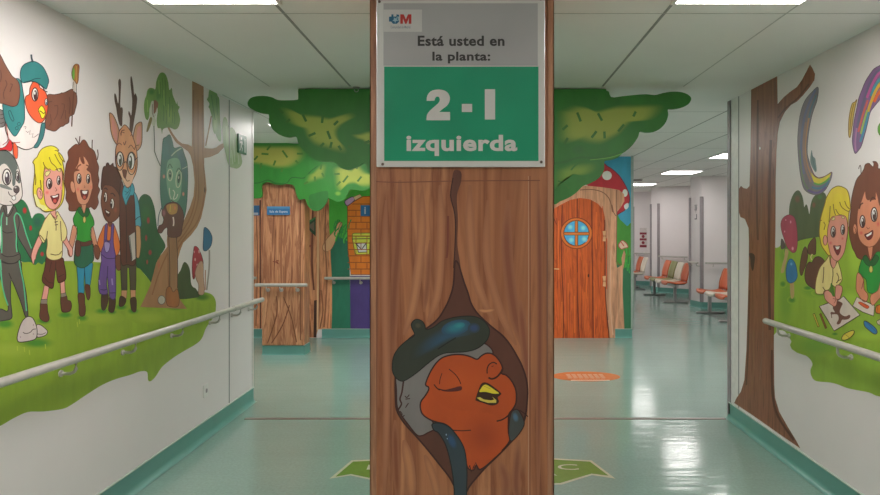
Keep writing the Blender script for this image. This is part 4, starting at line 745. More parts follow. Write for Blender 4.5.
fa.softell(861.5, 233, 3, 3, (192, 88, 80), SK5, e=0); fa.softell(878.5, 224, 2.4, 4, (192, 88, 80), SK5, e=0); fa.line([(867, 227), (868.5, 229), (870, 227.5)], (130, 70, 54), .6)
fa.fill([(865, 234.5), (869, 233), (873, 230.2), (873.3, 235), (871.5, 238.6), (868.8, 240), (866.5, 237.8)], (110, 36, 34), out=(72, 28, 26), ow=.5); fa.fill([(866.3, 235.3), (872.3, 231.8), (871.6, 234.5), (867.5, 236.8)], (236, 220, 210), False)
a1.fill([(857.3, 275), (859.5, 273), (864, 280), (864.5, 289), (868, 294), (868, 299.5), (865, 302), (861.5, 299), (859, 295), (856.5, 289)], SK5, out=(126, 64, 46), ow=.6); a1.line([(864, 281), (862, 289)], (126, 64, 46), .6)
a2.fill([(886, 275), (889, 280), (888, 292), (880.5, 298), (874, 305), (871.5, 303.5), (870.5, 299), (871.5, 295), (874, 293.5), (878.5, 290), (881, 281)], SK5, out=(126, 64, 46), ow=.6)
q.build(MR)
q = Paint('R', 'painted_paper', base=.0022, label='white painted sheet with an orange carrot drawn on it')
q.fill([(857.2, 297), (862, 299.5), (875, 305.5), (875.2, 306), (874, 316), (863, 312), (853, 306)], (196, 184, 174), False, (66, 50, 40), .7); q.fill(G(792, 280, [(668, 228), (690, 220), (730, 238), (770, 260), (772, 275), (755, 286), (715, 266)]), (206, 84, 44), out=(140, 52, 30), ow=.5); q.build(MR)
for col, a, b_, t in (((186, 168, 56), (814, 313.5), (819, 327), 'yellow painted crayon left of the white sheet'), ((140, 86, 40), (820.5, 313.5), (826.5, 328.5), 'brown painted crayon left of the white sheet')):
    q = Paint('R', 'painted_crayon', base=.0022, label=t); q.line([a, b_], (84, 56, 30), 2.2); q.line([(a[0]+.1, a[1]+.5), (b_[0]-.1, b_[1]-.5)], col, 1.3); q.build(MR)
for col, lp, t in (((204, 186, 70), [(842, 338.5), (845, 333.8), (853.5, 330.3), (854.3, 333.5), (850, 338), (844.5, 340.3)], 'yellow painted crayon below the white sheet'),
                   ((44, 112, 164), [(864.3, 322), (866, 321), (871, 324), (876.5, 329), (877.5, 333), (874.5, 334), (869, 330), (865, 326)], 'blue painted crayon in the grass'),
                   ((206, 110, 40), [(876.5, 307), (878, 305.3), (884, 305), (884, 313), (877.5, 313.4), (876, 311)], 'orange painted crayon at the right edge'),
                   ((200, 188, 170), [(877.3, 321.5), (879, 320), (884, 319), (884, 325), (880, 325), (878, 324)], 'white painted crayon at the right edge')):
    q = Paint('R', 'painted_crayon', base=.0022, label=t); q.fill(lp, col, out=(60, 46, 40), ow=.7); q.line([lp[1], lp[4]], (60, 46, 40), .3); q.build(MR)

# ================================================================ BIRD ON THE PILLAR
q = Paint('P', 'painted_bird', PIL, base=.0004, label='sleeping orange painted bird in a dark blue beret inside a tree hollow')
ho = q.sub('hollow'); hd = q.sub('head'); bd = q.sub('breast'); st1 = q.sub('strap'); wn = q.sub('wing'); bk = q.sub('beak'); be = q.sub('beret')
HO = (78, 44, 34); LN = (52, 22, 16)
WB = (136, 86, 60)
for l, c, w_ in (([(400, 180), (398, 240), (394, 300), (392, 380)], (112, 64, 44), 9), ([(422, 190), (421, 240), (414, 300), (404, 335)], (162, 110, 76), 9), ([(440, 185), (441, 230), (438, 290), (428, 322)], (156, 104, 72), 8), ([(470, 185), (470, 230), (476, 280), (494, 322)], (158, 106, 74), 9), ([(488, 200), (487, 260), (500, 310), (516, 345)], (150, 98, 68), 8), ([(508, 200), (507, 250), (514, 310), (524, 350)], (114, 64, 46), 11), ([(520, 300), (524, 340), (530, 400)], (118, 66, 48), 8), ([(404, 440), (410, 470), (412, 500)], (162, 108, 72), 10), ([(425, 455), (434, 480), (438, 500)], (158, 104, 70), 8), ([(386, 200), (385, 300), (387, 400), (384, 500)], (150, 98, 70), 7), ([(374.5, 175), (376, 300), (374, 500)], (106, 64, 48), 6), ([(538, 180), (540, 300), (538, 500)], (110, 62, 46), 6), ([(548.5, 190), (548, 300), (549, 500)], (96, 60, 52), 5), ([(500, 462), (506, 480), (505, 500)], (120, 70, 50), 9), ([(519, 440), (516, 480), (518, 500)], (112, 64, 46), 8), ([(478, 310), (486, 311), (495, 309.5)], (178, 124, 84), 4), ([(395, 420), (396, 460), (398, 500)], (112, 60, 38), 7), ([(430, 240), (428, 280), (424, 312)], (120, 72, 50), 5)):
    ho.softline(l, c, WB, w_)
for l, c, w_ in (([(448, 216), (447.5, 250), (446.5, 258)], (104, 52, 38), 2), ([(528.5, 176), (528.6, 260), (528.4, 500)], (164, 124, 100), .7), ([(530, 176), (530.2, 300), (530, 500)], (106, 62, 46), .8), ([(391, 172), (391, 500)], (116, 66, 46), .7), ([(374, 181.5), (400, 182.3), (460, 181), (540, 180.5)], (112, 66, 48), 1.1)):  # last stroke paints the shadow line of the sign across the bark
    ho.line(l, c, w_)
ho.fill([(452.5, 176), (451.5, 190), (451, 196), (453, 206), (455, 216), (455.6, 240), (455, 256), (454, 270), (456, 280), (461, 276), (460, 262), (457.5, 245), (458, 220), (457, 196), (461, 182), (461, 172), (455, 170)], (86, 50, 38)); ho.line([(453, 178), (450.6, 196), (454.8, 214.6), (455.2, 240), (453.6, 268)], LN, 1.1)
HL = [(455, 262), (458.5, 264), (461, 272), (464, 282), (468, 293), (471, 303), (476, 311.5), (483, 319), (492, 327), (503, 336), (511, 346), (517.5, 357), (522, 366), (526, 378), (527.6, 390), (527, 403), (525, 418), (519, 432), (509, 444), (499, 454.5), (487, 466), (477, 477), (469, 487), (462, 500), (457, 492), (450, 478), (440, 465), (428, 450), (416, 436), (405, 424), (397.5, 412), (395.5, 400), (395.5, 375), (398, 355), (410, 338), (424, 330), (437, 320), (445, 308), (450, 297), (453.5, 284)]
ho.fill(HL, HO, out=LN, ow=1.7)
hd.fill([(396, 376), (404, 380), (418, 371), (432, 358), (450, 346), (470, 341), (484, 343), (492.5, 350.5), (490, 358), (470, 368), (440, 366), (430, 388), (424, 404), (426, 415), (433, 422), (434, 429), (428, 432.5), (422, 435.5), (416.5, 434.5), (408, 424), (400, 413), (397, 405), (396.5, 390)], (106, 100, 98), out=LN, ow=1.3)
hd.line([(403.5, 381), (402, 392), (400, 399), (401.5, 404), (398, 410)], LN, 1.6)
for l in ([(405, 396), (407, 397.3), (409.4, 394.5)], [(405.5, 399), (410, 398.5)], [(408.5, 403), (405.5, 407.5)], [(400, 411), (402, 413.5), (402, 415)], [(402.5, 417), (404.5, 415)], [(406, 424), (407.5, 423)]): hd.line(l, LN, 1.0)
BO = (156, 64, 24)
bd.fill([(425.6, 384.6), (428, 377), (432, 369), (437, 362), (443, 357.3), (452, 354.8), (462, 354.6), (470, 356.4), (477, 359.2), (481, 356), (486, 353.3), (491.5, 353.6), (496.5, 357), (501, 363.5), (502.6, 369), (501.5, 373.3), (506, 375), (511, 380), (515.2, 388), (516.4, 396), (515.5, 404), (512, 410), (509, 414), (508.3, 424), (508.5, 432), (509.5, 441), (500, 452.5), (487, 465), (479.5, 469.3), (476.3, 465), (474, 469.5), (470.5, 470), (467, 466), (465, 456), (460, 444), (454, 432), (446, 424.5), (437, 422), (430, 419.5), (423, 414.5), (420.4, 408), (421, 401.5), (425, 396), (428.3, 390.5), (428.6, 387)], BO, out=LN, ow=1.5)
bd.softell(466, 385, 36, 26, (166, 70, 26), BO, e=0); bd.softell(484, 436, 22, 24, (136, 52, 20), BO, e=0)
for l, w_ in (([(434, 384.3), (437, 388), (440, 390)], 1.2), ([(439.6, 384), (440, 379.5), (442, 373)], .8), ([(449, 369), (455, 374), (459, 379.5), (460.8, 384)], .9), ([(487.2, 373.5), (487.2, 368.5), (489.5, 364), (493.5, 362.3), (497, 364)], 1.2), ([(488.4, 377.5), (492, 378.8), (496.5, 377), (500, 373.5), (502.4, 369)], 1.8), ([(491.5, 366.5), (493.5, 365.8)], .7), ([(496.5, 421), (502, 419.6), (508, 415.5), (513, 409), (515.5, 404)], 1.5), ([(452, 430), (462, 430.6), (471, 430)], 1.0)): bd.line(l, LN, w_)
bd.fill([(438.5, 388.3), (445, 389.6), (453, 387.8), (460.8, 386), (461.8, 389.4), (458, 391), (450, 391.6), (443, 391)], (74, 28, 26))
bd.line([(466.5, 466), (469, 468.5), (469.6, 465), (471.5, 472), (473.5, 467), (475.6, 462.3), (477.8, 469), (480, 469.5), (483.5, 468.3)], LN, 1.2, sm=False)
st1.fill([(432, 424.3), (437, 422.7), (444, 424), (450, 427.5), (455, 433), (460, 440), (464, 448), (466, 458), (467, 472), (466.6, 490), (466, 505), (455, 505), (454.2, 490), (452.6, 474), (450, 460), (446.5, 447), (442.5, 438.5), (438, 432.3), (434, 430)], (44, 52, 58), out=(30, 24, 22), ow=1.2); st1.softell(452, 441, 5, 10, (42, 66, 96), (44, 52, 58), rot=-25); st1.ell(446.3, 434.5, .6, .9, (120, 140, 160)); st1.ell(447.3, 438.5, .5, .7, (120, 140, 160))
wn.fill([(511, 413), (514, 409.8), (517.5, 409.4), (520.5, 413), (523, 418), (524.2, 424), (521.5, 430), (517.5, 435.5), (511.5, 441), (509, 436), (508.8, 426)], (58, 60, 58), out=LN, ow=1.1); wn.softell(515.5, 417, 3.5, 6, (64, 90, 112), (58, 60, 58), rot=-15); wn.line([(519.5, 410), (524, 413), (528, 416.5)], LN, 1.0); wn.line([(523, 420), (526, 412), (527, 405)], LN, .8)
bk.fill([(475.5, 399), (478, 391), (480.5, 384.8), (483.5, 382.3), (488, 383), (494, 387), (501, 392.8), (500, 395.2), (497.6, 397.4), (499, 401.2), (496.5, 404.3), (491, 405.2), (483, 402.8), (477, 400.8)], (52, 28, 14)); bk.fill([(479.5, 391.7), (481.5, 387.6), (483.4, 385.2), (486.6, 384.6), (491, 387.2), (495, 390), (499, 393.2), (493, 393.4), (486, 391.8)], (196, 176, 44)); bk.fill([(476.8, 397.6), (479.8, 396.9), (484, 399.3), (491, 400.2), (494.3, 399.4), (492, 396.2), (496.3, 400), (496.2, 402.6), (488, 402.7), (480.6, 400.4)], (184, 164, 70), False)
bk.line([(484, 386), (491, 389)], (156, 140, 40), .5)
BE = (44, 46, 38)
be.fill([(411.6, 327), (411.8, 323), (414.5, 320), (418, 319.3), (422, 321), (424.8, 325), (426, 329.3), (431, 328.3), (435, 326.2), (441, 321.6), (448, 318.8), (457, 316.8), (466, 316), (474, 316.4), (481, 318.8), (486, 323.2), (489.3, 329), (489, 335), (486.5, 340.5), (481, 346), (474, 349.6), (465, 351.6), (455, 352.2), (446, 352.8), (439, 355.2), (433, 359.3), (427, 364), (419, 370.8), (410, 377.4), (402.5, 381), (396.6, 378.2), (393, 372.4), (392.4, 366), (393, 359), (395.5, 352.5), (400, 346.5), (407, 340.3), (414.6, 335)], BE, out=(26, 24, 20), ow=1.0)
be.soft([(425, 336), (434, 330), (443, 325.5), (454, 321), (466, 319.5), (477, 321), (481, 327), (477, 333.5), (468, 336), (458, 338.5), (446, 344), (434, 351), (420, 358), (410, 361), (410, 352), (416, 343)], (40, 66, 86), BE, e=0)
be.softell(456, 327.5, 15, 7.5, (38, 100, 112), (40, 64, 84), rot=-14, e=.1); be.softell(474, 328, 6, 5, (44, 60, 92), (42, 52, 60))
be.softell(459, 325.5, 6, 3, (48, 118, 120), (38, 100, 112), rot=-12, e=0); be.line([(438, 349), (447, 343), (456, 337.5)], (26, 26, 24), 1.2); be.softell(418, 325.5, 4, 3.5, (66, 64, 48), BE)
q.build(PIL)

# ================================================================ LEAFY BOARDS
GD, GM, GL = (50, 110, 44), (42, 104, 38), (134, 152, 62)
def board(nm, sf, pts, y, th, parent, mat, n=3):
    lp = smooth_loop(pts, n); m = MB()
    m.prism([proj(sf, a, b_, 0) for a, b_ in lp], (0, th, 0), mat); return m.build(nm, None, parent)
TC = thing('tree_crown', (0, YC1, 2.0), 'big green leafy cutout board hanging from the ceiling behind the trunk pillar', 'tree crown board')
GB = paint(GM, KS['C1'])
top = 230-(ZC-EYE-.004)*F/YC1
def cl(p): return (p[0], max(p[1], top))
left = [(247.5, 103), (250, 98.5), (256, 96.3), (265, 96), (272, 97.3), (278, 100), (288, 100.3), (297, 99.7), (300, 97), (300, 89.5), (330, 89), (400, 89), (470, 89), (560, 89), (604, 89.3), (611, 97), (622, 96.3), (634, 95), (646, 94.2), (655, 95), (663, 93), (672, 91.6), (682, 92.2), (689, 95.3), (691.2, 99.3), (688, 104.5), (681, 107.6), (673, 109), (668, 109.3), (668.2, 115), (666, 122), (661, 128), (654, 131.7), (646, 132.4), (640, 131.5), (638, 137), (633, 144.5), (627, 150.3), (621.5, 154), (618, 157.5), (611, 159.8), (604.5, 161.5), (604, 170), (599, 178), (590, 183.5), (583, 186), (577, 192), (570, 197), (560, 201.5), (548, 205), (480, 205), (440, 190), (385, 172), (371, 173.5), (367, 168), (364, 163), (360, 165.5), (353, 168.5), (346, 169.5), (339, 167), (334, 162), (322, 161.5), (312, 158), (304, 151), (298.5, 144), (296, 136.5), (288, 137.3), (279, 134.5), (272, 128.5), (269, 122), (268.6, 114.5), (262, 113.2), (254, 110.5), (249, 107)]
CB = board('board', 'C1', [cl(p) for p in left], YC1, .03, TC, GB)
m = MB(); x0, x1 = proj('C1', 297, 0, 0)[0], proj('C1', 607, 0, 0)[0]; m.box(x0, x1, YC1+.031, YC1+.16, ZC-.13, ZC-.001, GB); m.build('hanging_box', None, TC)
p = Paint('C1', 'painted_foliage', TC, base=.0003, label='yellow green leaf patches with dark dashes painted on the dark green board')
DK = (38, 92, 40)
p.soft([(279, 108), (287, 107.5), (297, 112.5), (304, 113.5), (318, 114.5), (330, 117), (342, 114), (352, 112), (357, 116), (349, 121), (342, 126), (338.5, 133), (341, 142), (347, 149), (346, 154), (336, 153), (327, 150), (314, 146), (306, 138), (302, 129), (294, 126), (286, 121)], GL, GM, e=.6, n=9)
p.soft([(350, 134.5), (358, 133), (369, 130), (380, 130), (380, 146), (368, 145), (362, 141), (354, 138.5)], GL, GM, e=.2)
p.soft([(556, 112), (562, 109), (572, 105), (584, 106), (595, 110), (606, 107.5), (620, 104.5), (636, 104), (652, 103.5), (664, 105), (663, 112), (655, 119), (645, 121), (634, 122), (627, 128), (620, 135.5), (610, 141), (600, 145), (588, 144.5), (577, 142), (566, 144), (556, 140), (556, 125)], (132, 146, 60), GM, e=.62, n=9)
p.softell(578, 150, 9, 6, (44, 98, 42), GM)
p.line([(552, 164), (566, 161.5), (579, 157.5), (592, 158), (606, 157), (620, 153)], (42, 96, 38), 2.2); p.line([(590, 160), (610, 157.5), (622, 153.5)], (90, 150, 60), .8)
p.soft([(552, 172), (562, 166), (574, 162), (588, 161), (598, 162), (600, 168), (593, 174), (583, 176), (572, 175), (562, 181), (556, 188), (552, 190)], (104, 134, 48), GM, e=.2)
p.line([(558, 181), (565, 184), (569, 189)], (48, 104, 38), 1.6); p.line([(571, 170), (577, 164), (585, 161)], (48, 104, 38), 1.6)
for x, y, dx, dy in ((281, 111, 4, 5), (288, 121, -4, 3.5), (304.5, 118, 3.5, 7), (322.5, 119, -1, 8), (336, 123, -4, 4), (312, 134.5, 7, -3), (329, 135, 3, 8), (322, 145, -4, 4), (331, 145, -1.5, 6), (340, 148, 3, 4.5), (316, 138, .1, .1), (350, 147, 4, 2), (367, 142, 5, -2), (579, 117, 3.5, 9), (600, 117, 4, 7.5), (634.5, 114, -2.5, 5), (565, 127.5, -5, 4.5), (594, 134.5, -5, 6.5), (604.5, 135, .3, 7), (621, 128, -6, 7), (566, 141, -3.5, 6)):
    p.line([(x-dx/2, y-dy/2), (x, y), (x+dx/2, y+dy/2)], (50, 100, 34), 2.5)
p.build(TC)

# rear column with its own crown
xk0, xk1 = proj('K', 262.5, 0, 0)[0], proj('K', 304.5, 0, 0)[0]
BARK_K = wood('column_painted_bark', [(92, 52, 34), (150, 98, 66), (184, 132, 96), (140, 88, 60), (194, 144, 106), (156, 102, 72)], KS['K'], s=(4.5, 4.5, .42), sc=2.6, fine=.45, dist=.8)
KC = thing('column', ((xk0+xk1)/2, YK+.27, 0), 'square column painted as a light brown tree trunk at the left of the hall', 'column')
m = MB(); m.rbox(xk0, xk1, YK, YK+.25, .002, ZC, .02, WHALL); m.build('shaft', None, KC)
m = MB(); m.rbox(xk0-.004, xk1+.004, YK-.018, YK+.24, .125, ZC-.002, .018, BARK_K); m.build('bark_cladding', None, KC)
m = MB(); xa, xb = xk0+.0, xk1-.0
for a, c in (((xb, YK), (xa, YK)), ((xa, YK), (xa, YK+.25)), ((xb, YK+.25), (xb, YK))): m.sweep([(o*.4, u*.95) for o, u in CP], a, c, COVE)
m.build('skirting', None, KC)
p = Paint('K', 'painted_grain', KC, base=.0185, label='darker brush strokes and a small red brown knot')
for i in range(16):
    x = 264+i*2.6+random.uniform(-.8, .8); y = random.uniform(190, 300); h = random.uniform(25, 70)
    p.softline([(x, y), (x+random.uniform(-1.5, 1.5), y+h*.5), (x+random.uniform(-2.5, 2.5), min(343, y+h))], random.choice([(110, 64, 42), (206, 156, 116), (126, 76, 50), (190, 138, 98)]), (158, 106, 74), random.uniform(1.6, 3.2))
for l in ([(290, 305), (283, 325), (272, 343)], [(284, 297), (292, 318), (297, 342)], [(277, 296), (277, 315), (268, 343)], [(301, 200), (300.5, 270), (301, 340)]): p.line(l, (112, 68, 44), 1.1)
p.line([(273.5, 261.5), (276.5, 262), (279, 264), (277, 260.5), (279.5, 261)], (112, 50, 34), .9)
p.build(KC)
TC2 = thing('tree_crown', (-2.3, YC2, 2.0), 'green leafy cutout board around the head of the left column', 'tree crown board')
GB2 = paint((44, 124, 42), KS['C2'])
crown2 = [(236, 143.6), (262, 143.6), (300, 143.6), (340, 143.6), (400, 143.6), (430, 143.6), (430, 190), (400, 196), (385, 190), (371, 188), (364, 191), (357, 190), (350, 190), (347, 196), (343, 200.5), (336, 201.5), (329, 198), (326, 203), (321, 209.5), (314, 210.8), (308, 206), (305, 199), (299, 199.5), (296, 193), (294, 186), (288, 184), (281, 184), (274, 182), (262, 184), (262, 196.5), (254, 198.5), (236, 198)]
m = MB(); m.prism([proj('C2', a, b_, 0) for a, b_ in smooth_loop(crown2[6:-1]+[], 3, False)+[(236, 198), (236, 143.6), (430, 143.6)]], (0, .03, 0), GB2); m.build('board', None, TC2)
p = Paint('C2', 'painted_foliage', TC2, base=.0003, label='pale yellow green leaf patches with dark dashes')
g1, g2 = (60, 140, 54), (150, 160, 70)
p.fill([(236, 144.2), (302, 144.2), (316, 148), (322, 156), (318, 164), (308, 172), (294, 176), (286, 184), (276, 184.5), (266, 181.5), (256, 183.5), (236, 182)], (44, 124, 44))
p.soft([(240, 145), (255, 144.6), (275, 144.6), (300, 144.8), (306, 150), (306, 158), (297, 166), (288, 169), (275, 169), (262, 166), (250, 164), (240, 162)], (158, 160, 74), (44, 124, 44), e=.55, n=9)
p.line([(247, 182.5), (258, 183), (268, 180), (275, 183), (286, 183.5), (292, 177.5), (304, 178), (311, 171), (318, 166)], (34, 94, 36), 1.1)
p.soft([(306, 176), (312, 172), (318, 166), (324, 162), (328, 164), (327, 172), (325, 179), (318, 181), (310, 184), (304, 184)], (138, 156, 62), (44, 124, 44), e=.2)
p.soft([(332, 168), (340, 165), (347, 168.5), (353, 168), (357, 161), (362, 166), (368, 172), (380, 176), (380, 186), (364, 188), (355, 184.5), (346, 186), (338, 193), (334, 186), (333, 176)], (160, 172, 66), (44, 124, 44), e=.5, n=8)
p.fill([(309, 196), (316, 193), (324, 191), (328, 192), (327.5, 200), (322, 208.5), (315, 210.3), (310, 206)], (38, 106, 42))
p.softell(338, 193.5, 4, 3, (112, 160, 56), (44, 124, 44))
for x, y, dx, dy in ((269, 147.5, -4, 5), (265, 154, 7, .5), (285, 154, 5, 7), (300, 153.7, 6, 0), (256, 158, -3.5, 4), (261, 165.5, -1, 5), (274.5, 163, -2, 5), (297, 162, 3, 3), (282, 170, -1, 4), (337, 174, 5.5, -.5), (345.5, 179, -5, 6.5), (359.5, 179, -4, 5), (338.5, 183.5, -4, 4), (356, 167, 3, 3.5), (315, 179, .5, 5), (321, 167, -1, 5), (323, 175, 2, 4), (306, 183, 4, -2)):
    p.line([(x-dx/2, y-dy/2), (x, y), (x+dx/2, y+dy/2)], (66, 114, 40), 1.9)
p.build(TC2)

# ================================================================ END WALL, LEFT PART
ME = thing('wall_mural', (-1.9, YW, 0), 'mural on the end wall: tree trunks, green hedge and an orange brick chimney', 'mural', None)
BARK_B = wood('end_wall_bark', [(100, 58, 38), (156, 102, 72), (188, 134, 96), (144, 90, 62), (196, 146, 108)], KS['B'], s=(4.5, 4.5, .42), sc=2.6, fine=.45, dist=.8)
p = Paint('B', 'painted_hedge', label='green painted hedge, bright above and dark below the handrail')
p.fill([(327, 160), (470, 160), (470, 240), (350, 242), (327, 242)], (62, 146, 52), False)
p.fill([(327, 238), (338, 236), (349, 242), (351, 329.3), (327, 329.3)], (34, 96, 74), False); p.fill([(428, 238), (470, 238), (470, 329.3), (428, 329.3)], (34, 96, 74), False); p.fill([(350, 276), (432, 276), (432, 329.3), (350.5, 329.3)], (62, 48, 100), False)
for i in range(26):
    x = 333+random.uniform(0, 16); y = random.uniform(224, 240)
    p.line([(x, y+4), (x+random.uniform(-1, 1), y), (x+random.uniform(1, 4), y-5)], random.choice([(32, 104, 48), (70, 160, 66), (40, 120, 56)]), 1.1)
p.build(ME)
p = Paint('B', 'painted_trunk', base=.0008, label='light brown painted trunk with a cut branch stub')
p.fill([(303, 160), (329, 160), (329, 224), (330, 238), (334, 232), (336, 226), (339, 222.5), (342, 223.5), (341, 228), (337, 238), (333, 246), (330.5, 251), (331, 262), (332, 280), (332, 310), (331.5, 329), (318, 329.3), (316, 337.5), (303, 337.5)], None, False, m=BARK_B)
p.fill([(326, 240), (329.5, 236), (334, 231), (336.5, 226), (339, 222.5), (342, 223), (340.5, 229), (337, 237), (333, 246.5), (329, 251.3), (324.5, 251), (322.5, 247)], (196, 146, 108), out=(120, 72, 48), ow=.5)
for l, c, w_ in (([(318, 200), (318, 270), (317.5, 330)], (200, 154, 116), 1.6), ([(326, 200), (325, 240), (327, 280), (324, 327)], (120, 74, 50), 1.3), ([(329, 250), (331, 285), (329, 328)], (190, 130, 88), 1.4), ([(313, 200), (312, 260), (314, 290)], (96, 52, 38), 1.8), ([(321, 290), (323, 310), (320, 328)], (116, 72, 48), 1.2), ([(309, 230), (308, 280), (309.5, 336)], (118, 72, 50), 1.2)): p.line(l, c, w_)
p.ell(309.7, 246, 1.1, 1.2, (110, 36, 30)); p.fill([(314, 300.5), (316.8, 300), (316.5, 337.3), (313.5, 337.3)], (62, 36, 30), False); p.fill([(303, 302), (306, 296), (308, 304), (306, 320), (307, 337), (303, 337)], (74, 50, 38))
p.build(ME)
p = Paint('B', 'painted_trunk', base=.0008, label='narrow painted trunk strip at the left edge of the end wall')
p.fill([(225, 185), (262, 185), (266, 230), (266, 329), (225, 329)], None, False, m=BARK_B); p.line([(260.3, 200), (260.5, 329)], (92, 52, 36), 1.6); p.line([(256, 210), (257.5, 260), (256, 326)], (120, 72, 50), .9)
p.build(ME)
p = Paint('B', 'painted_door_sign', base=.0012, label='dark green triangular painted sign on the trunk'); p.fill([(304.3, 223.5), (315.8, 216.5), (315.8, 236.5), (311, 232)], (40, 64, 44), False); p.fill([(308, 226), (314.3, 221.5), (314.3, 231.5)], (96, 84, 70), False); p.line([(304.3, 224.8), (315.5, 217.8)], (52, 110, 58), 1.6, False); p.build(ME)
p = Paint('B', 'painted_chimney', base=.0012, label='orange painted brick house corner with a lilac roof edge')
OB = (224, 104, 30)
p.fill([(347.5, 205), (356, 200.5), (363, 196.5), (430, 196), (430, 275), (351, 274.5), (349.5, 262), (348, 250), (347.6, 230)], OB, False, (120, 56, 26), .7)
for i, y in enumerate([204, 210.3, 216.3, 222.3, 229, 236, 243, 249.5, 255.8, 262.5, 269]):
    p.line([(347.8 if y > 205 else 352, y), (430, y)], (140, 66, 28), .8, False)
    for x in range(356 if i % 2 else 361, 430, 11): p.line([(x, y), (x, y+6.3)], (140, 66, 28), .7, False)
p.fill([(344.8, 202), (347, 199.5), (352.5, 196.8), (354.6, 200), (349, 205), (346.5, 205.5)], (166, 134, 164), out=(66, 46, 70), ow=.8); p.fill([(353.5, 197), (360, 194.3), (361.8, 196.5), (355, 200.5)], (206, 156, 120), False, (110, 70, 50), .4)
p.build(ME)
p = Paint('B', 'painted_letterbox', base=.0024, label='yellow green painted letterbox with an envelope mark')
p.fill([(352.3, 234), (354, 233.2), (370, 233), (371, 235), (370.3, 239), (369.4, 254.2), (355.3, 254.4), (352.6, 240)], (184, 192, 70), False, (96, 96, 36), .8); p.line([(351.8, 239), (371, 238.6)], (70, 76, 40), .9, False); p.line([(352.5, 237), (370.8, 236.7)], (130, 140, 50), .6, False)
p.fill([(356.3, 243.5), (366.3, 242.8), (367, 252), (358.4, 252.3)], (206, 200, 186), False, (50, 46, 50), 1.0); p.line([(355.5, 243), (361.5, 249.5), (366.8, 242.5)], (50, 46, 50), 1.1, False); p.build(ME)

# ================================================================ END WALL, RIGHT PART: PAINTED DOOR
MD = thing('wall_mural', (1.6, YW, 0), 'mural round the wooden door: tree arch, red toadstool cap, blue sky and hill', 'mural', None)
p = Paint('B', 'painted_sky', label='flat blue painted sky with a green hill'); x = 632.3
p.fill([(470, 156.5), (x, 156.5), (x, 329.3), (470, 329.3)], (52, 132, 158), False)
p.fill([(470, 232), (490, 222), (515, 220), (540, 232), (545, 260), (545, 329.3), (470, 329.3)], (62, 124, 48)); p.fill([(614, 216), (620, 219.5), (627, 226), (x, 231), (x, 329.3), (614, 329.3)], (62, 124, 48)); p.fill([(614, 270), (624, 268), (x, 274), (x, 329.3), (614, 329.3)], (44, 96, 66))
for i in range(14): a = random.uniform(622, 631); y = random.uniform(250, 272); p.line([(a, y+4), (a+random.uniform(-1.5, 1.5), y-4)], random.choice([(60, 150, 66), (36, 100, 50)]), .9)
p.build(MD)
p = Paint('B', 'painted_toadstool', base=.0008, label='red painted toadstool cap with white spots over the door arch')
p.fill([(524, 205), (527, 192), (540, 178), (558, 168), (580, 163), (597, 163), (604, 163.5), (607, 166), (612, 169), (619, 175.5), (624, 183), (628, 191), (629.7, 198), (629, 203), (626, 209), (620, 213), (612, 216), (600, 200), (580, 196), (550, 200)], (160, 40, 48), out=(92, 34, 52), ow=.8)
for cx, cy, rx, ry in ((607, 175.5, 4.8, 4.6), (625, 193, 2.6, 3.8), (584, 186.6, 4.5, 1.8)): p.ell(cx, cy, rx, ry, (204, 190, 176))
p.fill([(624, 205.5), (628, 203), (628.5, 207), (625.5, 209.5)], (206, 190, 184)); p.build(MD)
ARCH = wood('arch_painted_bark', [(140, 98, 74), (172, 126, 98), (186, 142, 112), (160, 114, 88)], KS['B'], s=(4, 4, .5), sc=2.4)
p = Paint('B', 'painted_arch', base=.0014, label='tan painted trunk arch framing the door')
p.fill([(531, 329.3), (534, 300), (533, 260), (533, 225), (536, 208), (543, 197), (554, 190), (566, 186), (578, 185), (590, 186)] + [(600, 187), (611, 188.5), (619, 190), (624, 194), (624.5, 201), (621, 207), (617, 212), (616.5, 217), (616.2, 240), (615.8, 260), (617, 268), (622, 265), (621.5, 258), (624, 250), (625.5, 254), (624.5, 262), (623, 270), (622.5, 290), (623.5, 310), (624.3, 329), (615.5, 329.3), (615, 339.2), (531, 339.2)], None, False, m=ARCH)
for l, c, w_ in (([(580, 190), (592, 189.5), (602, 192), (608, 197), (611, 204), (612.5, 212)], (120, 76, 56), .9), ([(616.5, 190), (616.8, 215), (616.2, 262)], (112, 74, 56), .8), ([(617.5, 262), (618.8, 265), (621.2, 263.5)], (112, 66, 50), .7), ([(612, 205), (613.5, 212), (616, 216)], (104, 66, 50), .7), ([(611, 250), (610, 300), (613, 335)], (196, 150, 122), 1), ([(607, 240), (608, 320)], (150, 104, 82), .8)): p.line(l, c, w_)
p.fill([(618.5, 245), (622, 240.5), (626, 243), (628, 247), (625, 248), (621, 249)], (200, 160, 140), out=(150, 50, 46), ow=.8); p.line([(621, 242), (624, 246)], (170, 60, 50), 1); p.build(MD)
DO = bpy.data.objects.new('door_1', None); COL.objects.link(DO); DO.location = (1.3, YW-.01, 0); DO['kind'] = 'structure'
PLK = wood('door_painted_planks', [(120, 48, 22), (160, 70, 30), (180, 84, 36), (146, 60, 28), (172, 76, 32)], KS['B'], s=(7, 7, .5), sc=2.2)
leaf = [(548, 339), (548, 214), (551, 210.5), (560, 205), (570, 200), (580, 198), (590, 199.5), (598, 204), (603, 210), (604.6, 218), (604.8, 240), (605, 270), (605.5, 300), (607.5, 320), (609.4, 339)]
m = MB(); m.prism([proj('B', a, b_, .02) for a, b_ in leaf], (0, .018, 0), PLK); m.build('door_leaf', None, DO)
p = Paint('B', 'painted_planks', DO, base=.0204)
